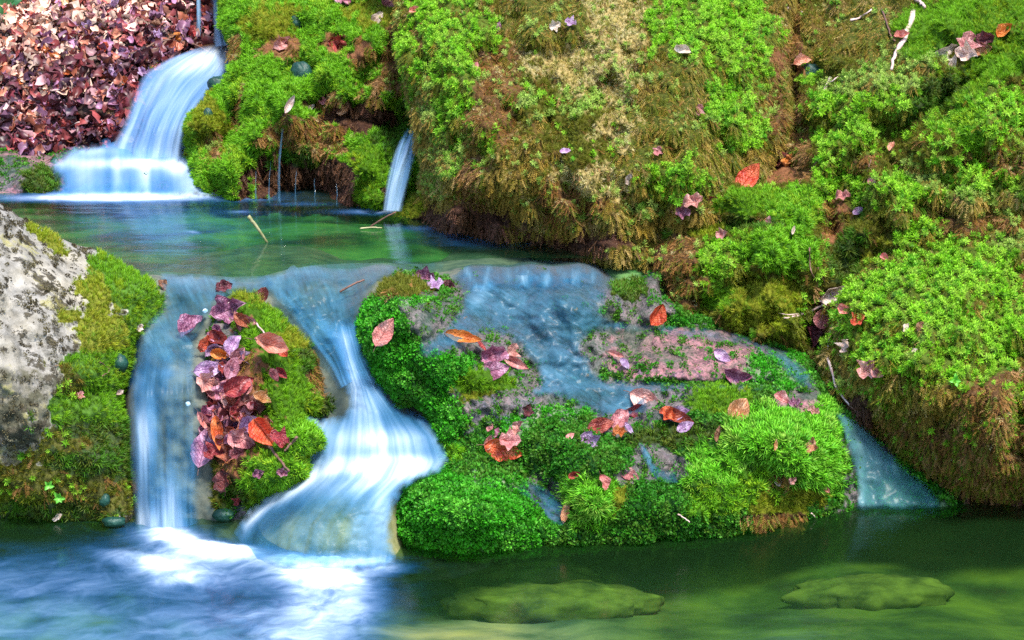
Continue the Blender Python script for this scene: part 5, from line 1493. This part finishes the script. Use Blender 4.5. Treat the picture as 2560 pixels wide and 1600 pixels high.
main = film(FL, [(772, 755), (845, 755), (856, 800), (874, 850), (908, 915), (950, 955), (1004, 982), (1036, 1020), (1064, 1092), (1045, 1118), (988, 1138), (952, 1170), (932, 1240), (934, 1338), (850, 1346), (740, 1344), (610, 1334), (546, 1284), (566, 1228), (608, 1178), (662, 1140), (712, 1114), (698, 1090), (722, 1050), (712, 1005), (704, 978), (760, 985), (812, 968), (806, 900), (788, 830)], 0.0, 0,
    [(810, 800, 26, 30, .35), (830, 880, 20, 80, .55, -8), (870, 960, 44, 60, .55), (900, 1040, 115, 36, .68), (900, 1092, 150, 20, .62), (860, 1112, 130, 14, .3), (738, 1002, 40, 26, .42), (755, 1045, 70, 60, .30), (1000, 1045, 60, 60, .18), (660, 1160, 90, 22, .35, -34), (585, 1235, 24, 50, .35, 25), (740, 1130, 80, 20, .25, -15), (860, 1140, 150, 30, .5, -10), (700, 1150, 90, 18, .5, -30), (900, 1220, 36, 120, .5), (600, 1220, 40, 18, .45, -45), (790, 1325, 180, 14, .5), (660, 1180, 60, 14, .3, -38), (960, 1110, 60, 30, .4), (845, 1200, 20, 80, .18)], .13, 26, 4, .004, 11)
P_, F_, m_, c_, uv_ = main
vx_, vy_ = to_view(P_)
yy_ = [700, 760, 850, 920, 975, 1030, 1090, 1130, 1180, 1240, 1330]
cc_ = np.interp(vy_, yy_, [800, 808, 832, 858, 872, 880, 880, 862, 810, 765, 745])
hw_ = np.interp(vy_, yy_, [35, 35, 36, 52, 105, 150, 170, 165, 170, 185, 195])
uv_ = np.stack([(vx_ - cc_) / hw_ * 1.5, vy_ / 160], -1)
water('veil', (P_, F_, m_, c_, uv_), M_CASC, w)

# water sheeting over the stepped rock, and the right trickle
o = water('waterfall', film(B['front'], [(1030, 616), (1110, 602), (1200, 608), (1300, 600), (1430, 608), (1470, 640), (1420, 676), (1300, 692), (1200, 684), (1120, 694), (1070, 664)], .022, 0, [(1105, 645, 10, 34, .55, -25), (1150, 655, 9, 30, .5, 15), (1200, 650, 10, 26, .4, -10), (1235, 650, 18, 26, .6), (1290, 658, 12, 28, .5), (1330, 650, 8, 24, .3), (1358, 652, 16, 24, .5), (1400, 655, 10, 22, .4), (1130, 688, 34, 10, .6)], .02, 20, 4, .022, 27, top=588), M_FILM)
tag(o, 'low rippled fall at the lip of the upper pool right of the middle rock crest', 'waterfall')
o = water('stream', film(B['front'], STREAM, .012, 60,
    [(1150, 640, 60, 26, .30), (1280, 650, 70, 26, .35), (1380, 650, 40, 24, .3), (1200, 720, 140, 40, .22), (1300, 880, 80, 60, .30), (1320, 780, 90, 50, .12), (1870, 860, 40, 50, .25), (1480, 960, 50, 40, .3), (1060, 800, 60, 30, .2), (1140, 690, 20, 40, .35, 30), (1420, 760, 140, 14, .16, 6), (1450, 915, 160, 12, .1)], .05, 24, 5, .012, 21, top=592), M_FILM)
tag(o, kind='structure')
o = water('waterfall', film(B['front'], [(1965, 970), (2010, 975), (2060, 1020), (2120, 1080), (2180, 1130), (2215, 1165), (2220, 1222), (2120, 1232), (2025, 1228), (2022, 1150), (2004, 1070), (1985, 1010)], .02, 20, [(2000, 1010, 30, 50, .2, -40), (2030, 1130, 14, 110, .3), (2070, 1060, 40, 60, .15, -40), (2120, 1150, 60, 60, .10)], .24, 18, 5, .004, 31), M_SLIDE)
tag(o, 'shallow teal trickle sliding into the lower pool between front rock and right boulder', 'waterfall')
o = water('water_trickle', film(B['front'], [(1505, 1045), (1530, 1055), (1555, 1100), (1600, 1110), (1610, 1140), (1560, 1140), (1530, 1110)], .010, 25, [(1530, 1080, 14, 40, .3, -25)], .06, 10, 4, .003, 33), M_FILM)
tag(o, 'small blue rivulet crossing the speckled wet patch of the front rock', 'trickle')
o = water('water_trickle', film(B['front'], [(1240, 1130), (1290, 1150), (1330, 1190), (1335, 1240), (1300, 1235), (1270, 1200), (1220, 1160)], .010, 60, [(1300, 1190, 30, 30, .15)], .04, 10, 4, .004, 35), M_FILM)
tag(o, 'rippled rivulet running down behind the big bead moss cushion', 'trickle')

# ------------------------------------------------------------------ leaves, twigs and small things
for (x, y, L, ang, colr, shp, lab) in LEAVES:
    big = L > 58
    place_leaf(px(x), px(y), px(L * .92), ang, colr, shp, lab, lift=(random.uniform(.018, .032) if x < 730 and 730 < y < 1260 else random.uniform(.006, .020)) if L > 40 else .009, face=.72 if L > 40 else .6, stalk=L >= 40, roll=random.uniform(-.35, .35))

# more leaves layered low in the pile
pr = random.Random(5)
spine = [(560, 860), (590, 900), (560, 950), (590, 990), (545, 1010), (585, 1050), (545, 1080), (600, 1090), (540, 1120), (580, 1130), (630, 1075), (655, 1095), (620, 1030), (545, 930), (520, 1070), (600, 1020)]
for k in range(34):
    sx_, sy_ = spine[k % len(spine)]
    place_leaf(px(sx_ + pr.uniform(-18, 18)), px(sy_ + pr.uniform(-22, 22)), px(pr.uniform(44, 72)), pr.uniform(0, 360), pr.choice(['red', 'purple', 'pink', 'red', 'dark', 'lilac', 'purple']), pr.choice(['crush', 'curl', 'fold', 'twist', 'crush']), 'wet red or purple leaf layered low in the pile on the leafy rock', lift=.004 + .012 * pr.random(), face=pr.uniform(.4, .8), group='wet leaves layered low in the leaf pile', stalk=False, roll=pr.uniform(-.6, .6))

rr = random.Random(12)
cols_ = ['red', 'purple', 'pink', 'dark', 'orange', 'pale', 'salmon', 'lilac', 'tan', 'brown']
shapes_ = list(LEAFT)
n = 0
while n < 130:
    x = rr.uniform(0, 500); y = rr.uniform(0, 350)
    if y > 350 - max(0, x - 260) * 1.0 or (x > 300 and y > 330 - (x - 300) * 1.4) or (x > 440 and y > 90):
        continue
    dry = 1.25 - x / 360 - (y - 60) / 260
    c = rr.choice(['pale', 'pale', 'tan', 'pink', 'salmon']) if rr.random() < dry * .8 else rr.choice(['red', 'purple', 'red', 'dark', 'orange', 'pink', 'lilac', 'brown'])
    if c in ('pale', 'tan'):
        lab = 'dry pale leaf on top of the leaf litter slope'
    elif c in ('red', 'orange', 'salmon', 'brown'):
        lab = 'red brown dead leaf on top of the leaf litter slope'
    elif c == 'dark':
        lab = 'dark wet dead leaf on top of the leaf litter slope'
    else:
        lab = 'purplish dead leaf on top of the leaf litter slope'
    place_leaf(x, y, rr.uniform(20, 38), rr.uniform(0, 360), c, rr.choice(shapes_), lab, lift=.02, face=rr.uniform(.0, .5), group='dead leaves topping the litter on the slope', stalk=False, roll=rr.uniform(-.7, .7))
    n += 1


def twig(ptsA, r0, r1, mat, label, forks=(), lift=.012, name='twig', group=None):
    """a bent twig lying on what is behind it"""
    def line(pp, n):
        pp = catmull(np.array(pp, float), n)
        Q = []
        for x, y in pp:
            p, nn, d = hit(px(x), px(y))
            Q.append(np.array(p - d * lift))
        Q = np.array(Q)
        for _ in range(3):
            Q[1:-1] = (Q[:-2] + 2 * Q[1:-1] + Q[2:]) / 4
        Q += (np.random.default_rng(int(pp[0, 0])).normal(size=Q.shape)) * r0 * .25
        return Q
    n = 14
    V, F, T = tube(line(ptsA, n), np.linspace(r0, r1, n) * (1 + .15 * np.sin(np.arange(n) * 2.1)))
    for f in forks:
        v, ff, tt_ = tube(line(f, 8), np.linspace(r1 * 1.1, r1 * .5, 8))
        F = np.concatenate([F, ff + len(V)]); T = np.concatenate([T, tt_ + len(V)]); V = np.concatenate([V, v])
    o = build(name, V, [F, T], mat)
    tag(o, label, 'twig', group)


twig([(2095, 735), (2060, 760), (2010, 785), (1960, 796)], .0032, .0016, M_BARKP, 'forked white twig pointing left from the big pale leaf', [[(2010, 785), (1980, 788), (1945, 784)]], .02)
twig([(2104, 738), (2085, 800), (2068, 870), (2072, 905), (2086, 960), (2100, 990), (2145, 1032)], .0034, .0018, M_BARKP, 'long pinkish twig curving down the left of the right boulder', [[(2078, 825), (2064, 840), (2058, 872)]], .02)
twig([(2058, 800), (2053, 830), (2050, 858)], .004, .003, M_BARKP, 'short purple grey twig stub beside the long pinkish twig', (), .015)
twig([(2024, 620), (2026, 670), (2046, 718)], .0016, .0012, M_BARKB, 'thin brown twig hanging above the big pale leaf', [[(2045, 668), (2055, 690), (2062, 708)]], .014)
twig([(2282, 25), (2268, 78), (2250, 112), (2236, 140), (2230, 172)], .008, .003, M_BARKP, 'pale pink branch running down the top of the right bank', (), .018)
twig([(2076, 196), (2058, 238), (2034, 290)], .005, .0025, M_BARKP, 'short grey and pink stick with a forked top on the right bank', [[(2070, 208), (2082, 204), (2094, 190)]], .014)
twig([(1968, 20), (1985, 28), (2008, 30)], .003, .002, M_BARKP, 'short grey twig at the top of the gully', (), .012)
twig([(2126, 50), (2150, 44), (2180, 22)], .003, .002, M_BARKP, 'arched pale twig near the top of the right bank', (), .014)
twig([(2204, 22), (2218, 60), (2224, 84), (2238, 102)], .0022, .0016, M_BARKB, 'thin curved brown twig beside the pale branch', (), .014)
twig([(2290, 0), (2305, 8), (2312, 18)], .004, .003, M_BARKP, 'grey stick end at the top edge above the pale branch', (), .014)
twig([(665, 1105), (690, 1138), (722, 1178)], .0028, .002, M_BARKB, 'pinkish twig sloping out of the leaf pile', (), .02)
twig([(742, 1092), (728, 1110), (712, 1128)], .0028, .002, M_BARKB, 'knobbly twig end sticking out right of the leaf pile', (), .02)
twig([(640, 806), (668, 845), (690, 868)], .0016, .0012, M_BARKP, 'thin straw on the moss above the large curled leaf', (), .016)
twig([(438, 14), (462, 30), (448, 62), (428, 88), (402, 118), (380, 132)], .005, .003, M_BARKB, 'crooked bare branch on the slope beside the waterfall top', [[(445, 62), (452, 82), (464, 104)]], .03)
twig([(330, 148), (362, 122), (392, 102), (424, 100), (470, 106), (500, 116), (528, 134)], .004, .0025, M_BARKB, 'arching brown branch reaching over the waterfall top', (), .03)
twig([(44, 150), (54, 215), (70, 232), (88, 270), (92, 312)], .005, .002, M_BARKB, 'long thin twig hanging down the left of the leaf slope', [[(88, 270), (100, 300), (112, 330)]], .03)
twig([(126, 228), (180, 218), (232, 222)], .0026, .0018, M_BARKP, 'pale horizontal twig in the middle of the leaf slope', (), .03)
twig([(220, 300), (250, 318), (290, 346)], .0024, .0016, M_BARKP, 'slanting twig above the left waterfall step', (), .03)
twig([(55, 340), (95, 345), (122, 362), (138, 384)], .0028, .002, M_BARKB, 'curved twig above the pinkish wet stone', [[(138, 384), (128, 395), (118, 402)]], .03)
twig([(120, 330), (160, 318), (200, 305)], .002, .0016, M_BARKP, 'pale twig slanting over the lower leaf slope', (), .03)
twig([(214, 302), (200, 345), (192, 372)], .0018, .0014, M_BARKB, 'dark twig dangling toward the waterfall step', (), .03)
twig([(275, 215), (292, 200), (322, 195)], .002, .0016, M_BARKP, 'thin arched twig near the mossy rim of the waterfall', (), .03)
twig([(30, 0), (38, 30), (46, 68)], .003, .002, M_BARKB, 'twig at the top left corner below the ivy', (), .03)
twig([(210, 0), (218, 28), (230, 48)], .003, .002, M_BARKB, 'short brown twig at the top of the leaf slope', (), .03)
twig([(1990, 470), (2012, 440), (2042, 405)], .0014, .001, M_BARKB, 'thin curved straw across the ledge dirt', (), .014)
twig([(1695, 1285), (1712, 1296), (1724, 1305)], .0014, .001, M_BARKP, 'short straw low on the dark bead moss', (), .012)
twig([(2028, 1282), (2040, 1296), (2052, 1308)], .0014, .001, M_BARKP, 'pale straw at the waterline right of the bright mound', (), .012)
twig([(2178, 398), (2168, 430), (2158, 462)], .0014, .001, M_BARKB, 'thin dark stem on the middle of the right bank', (), .014)
twig([(250, 905), (275, 925), (255, 940)], .0012, .001, M_BARKB, 'thin dry stem in the moss of the lichen boulder', (), .012)


def stick(p0, p1, r0, r1, mat, label, bend=.002):
    p0, p1 = np.array(p0, float), np.array(p1, float)
    t = np.linspace(0, 1, 12)[:, None]
    Q = p0 * (1 - t) + p1 * t + np.array([0, 0, bend]) * np.sin(PI * t) + np.random.default_rng(2).normal(size=(12, 3)) * r0 * .12
    V, F, T = tube(Q, np.linspace(r0, r1, 12), 8)
    tag(build('stick', V, [F, T], mat), label, 'stick')


stick(PD(px(668.), px(606.), dz(px(606), ZU) - 0.0), PD(px(621.), px(541.), dz(px(606), ZU) - .02), .0024, .0042, M_BARKG, 'mossy stick poking out of the upper pool')
stick(PD(px(900.), px(572.), dz(px(570), ZU + .004)), PD(px(955.), px(570.), dz(px(568), ZU + .006)), .002, .0012, M_BARKG, 'thin twig floating by the moss spur of the big boulder')
stick(PD(px(925.), px(568.), dz(px(568), ZU + .004)), PD(px(990.), px(530.), dz(px(566), ZU + .004) - .02), .0022, .0014, M_BARKB, 'bent twig dipping into the upper pool from the moss spur')
p, nn, d = hit(px(850), px(730)); q, _, _ = hit(px(910), px(700))
stick(p - d * .05, q - d * .05, .0022, .0018, M_BARKB, 'dark twig caught in the fan of the main cascade')


def pebble(x, y, w, h, mat, label, name='pebble', cat='pebble', seed=0, rough=.18, group=None, lift=0.0):
    p, nn, d = hit(px(x), px(y))
    dist = (p - CAM).length
    sx, sz = w * .5 * dist / FPX, h * .5 * dist / FPX
    n, m = 28, 16
    T, Pp = np.meshgrid(np.linspace(0, 2 * PI, n, endpoint=False), np.linspace(0, PI, m))
    nx_, ny_, nz_ = np.cos(T) * np.sin(Pp), np.sin(T) * np.sin(Pp), np.cos(Pp)
    wv = 1 + rough * 2 * (fbm(nx_ * 2.2 + 7 + ny_, nz_ * 2.2 + ny_, seed, 3) - .5)
    V = np.stack([nx_ * sx * wv, ny_ * (sx + sz) * .4 * wv, nz_ * sz * wv], -1).reshape(-1, 3)
    i = np.arange((m - 1) * n).reshape(m - 1, n)
    F = np.stack([i, i + n, np.roll(i, -1, 1) + n, np.roll(i, -1, 1)], -1).reshape(-1, 4)
    o = build(name, V, [F], mat)
    o.location = p - d * (sx * .25 + lift)
    tag(o, label, cat, group)


pebble(740, 58, 32, 38, M_TEAL, 'small dark teal pebble in moss high on the cliff', seed=1)
pebble(753, 186, 58, 64, M_TEAL, 'largest teal pebble, wrinkled, in the middle of the cliff moss', seed=2)
pebble(545, 214, 50, 50, M_TEAL, 'dark teal pebble at the right edge of the upper waterfall', seed=3)
pebble(520, 285, 24, 30, M_TEAL, 'small teal pebble below the one at the waterfall edge', seed=4)
pebble(298, 908, 46, 48, M_TEAL, 'round teal pebble on the moss of the lichen boulder', seed=5)
pebble(2030, 182, 56, 44, M_TEAL, 'dark green pebble in the gully of the right bank', seed=6)
pebble(558, 1288, 56, 32, M_TEAL, 'wet teal pebble at the waterline of the leafy rock', seed=7)
pebble(285, 1304, 56, 26, M_TEAL, 'wet green pebble at the waterline of the lichen boulder', seed=8)
pebble(262, 1250, 30, 36, M_TEAL, 'tall wet blue green pebble above the waterline of the lichen boulder', seed=9)
pebble(513, 778, 14, 13, M_PEB, 'tiny white pebble above the left cascade brink', seed=10, lift=.03)
pebble(470, 1010, 12, 12, M_PEB, 'tiny white pebble at the side of the left cascade', seed=11, lift=.03)


def rosette(x, y, size, n, mat, label, name, cat, lift=.015, spread=.7):
    """a small plant: leaves fanned round a short stem"""
    p, nn, d = hit(px(x), px(y))
    s = size * (p - CAM).length / FPX
    ax = (nn * .4 - d * .6).normalized()
    t = ax.cross(Vector((0, 0, 1))).normalized(); b = ax.cross(t)
    root = empty(name, p, label, cat)
    V, F, T = tube([p, p + ax * lift], [s * .04, s * .03], 5)
    build('stem', V, [F, T], mat, root)
    for k in range(n):
        a = 6.283 * k / n + random.uniform(-.3, .3)
        dr = (t * math.cos(a) + b * math.sin(a)) * spread + ax * .35
        dr.normalize()
        sd = dr.cross(ax).normalized(); nn2 = sd.cross(dr)
        P, F, uv = leaf_mesh(70 + k, 5, 8, width=.30, curl=.2, bend=-.25, fold=.2, crump=.03)
        S = s * random.uniform(.4, .6)
        W = np.array(sd)[None] * P[:, :1] * S + np.array(dr)[None] * (P[:, 1:2] + .5) * S + np.array(nn2)[None] * P[:, 2:] * S + np.array(p + ax * lift)
        build('leaf', W, [F], mat, root, uv=uv)


rosette(12, 30, 110, 6, M_IVY, 'dark green ivy sprig in the top left corner', 'ivy_sprig', 'ivy', .03)
rosette(4, 55, 70, 4, M_IVY, 'smaller ivy sprig just under the corner ivy', 'ivy_sprig', 'ivy', .03)
rosette(2385, 950, 36, 4, M_SPRIG, 'tiny round leaved green plant in the rusty moss of the right boulder', 'small_plant', 'plant', .012)
rosette(148, 1238, 34, 6, M_SPRIG, 'bright green sprig in the moss low on the lichen boulder', 'small_plant', 'plant', .012)
rosette(118, 1208, 26, 6, M_SPRIG, 'small bright sprig above the other sprig on lichen boulder', 'small_plant', 'plant', .012)

# ------------------------------------------------------------------ light, sky, camera
EL, AZ = math.radians(62), math.radians(150)     # azimuth measured from +y (away) toward +x
sd = Vector((math.sin(AZ) * math.cos(EL), math.cos(AZ) * math.cos(EL), math.sin(EL)))
L = bpy.data.lights.new('sun', 'SUN')
L.energy = 2.9; L.angle = math.radians(14); L.color = (1.0, .94, .83)
lo = bpy.data.objects.new('sun', L)
COL.objects.link(lo)
lo.rotation_euler = sd.to_track_quat('Z', 'Y').to_euler()
lo.location = sd * 20

wd = bpy.data.worlds.new('World')
scene.world = wd
wd.use_nodes = True
nt = wd.node_tree
nt.nodes.clear()
sky = nt.nodes.new('ShaderNodeTexSky')
sky.sky_type = 'NISHITA'
sky.sun_disc = False
sky.sun_elevation = EL
sky.sun_rotation = AZ
bg = nt.nodes.new('ShaderNodeBackground')
bg.inputs[1].default_value = .14
wo = nt.nodes.new('ShaderNodeOutputWorld')
nt.links.new(sky.outputs[0], bg.inputs[0]); nt.links.new(bg.outputs[0], wo.inputs[0])

cd = bpy.data.cameras.new('camera')
cd.lens = 70; cd.sensor_width = 36; cd.sensor_fit = 'HORIZONTAL'
cd.clip_start = .05; cd.clip_end = 200
co = bpy.data.objects.new('camera', cd)
COL.objects.link(co)
co.location = (0, 0, CAMH)
co.rotation_euler = (math.radians(90) - TH, 0, 0)
scene.camera = co
scene.view_settings.view_transform = 'Standard'
scene.view_settings.look = 'None'
scene.view_settings.exposure = 1.45
scene.view_settings.gamma = 1
cy = scene.cycles
cy.max_bounces = 8; cy.diffuse_bounces = 3; cy.glossy_bounces = 3; cy.transmission_bounces = 4
cy.transparent_max_bounces = 16
cy.caustics_reflective = False; cy.caustics_refractive = False
cy.use_denoising = False
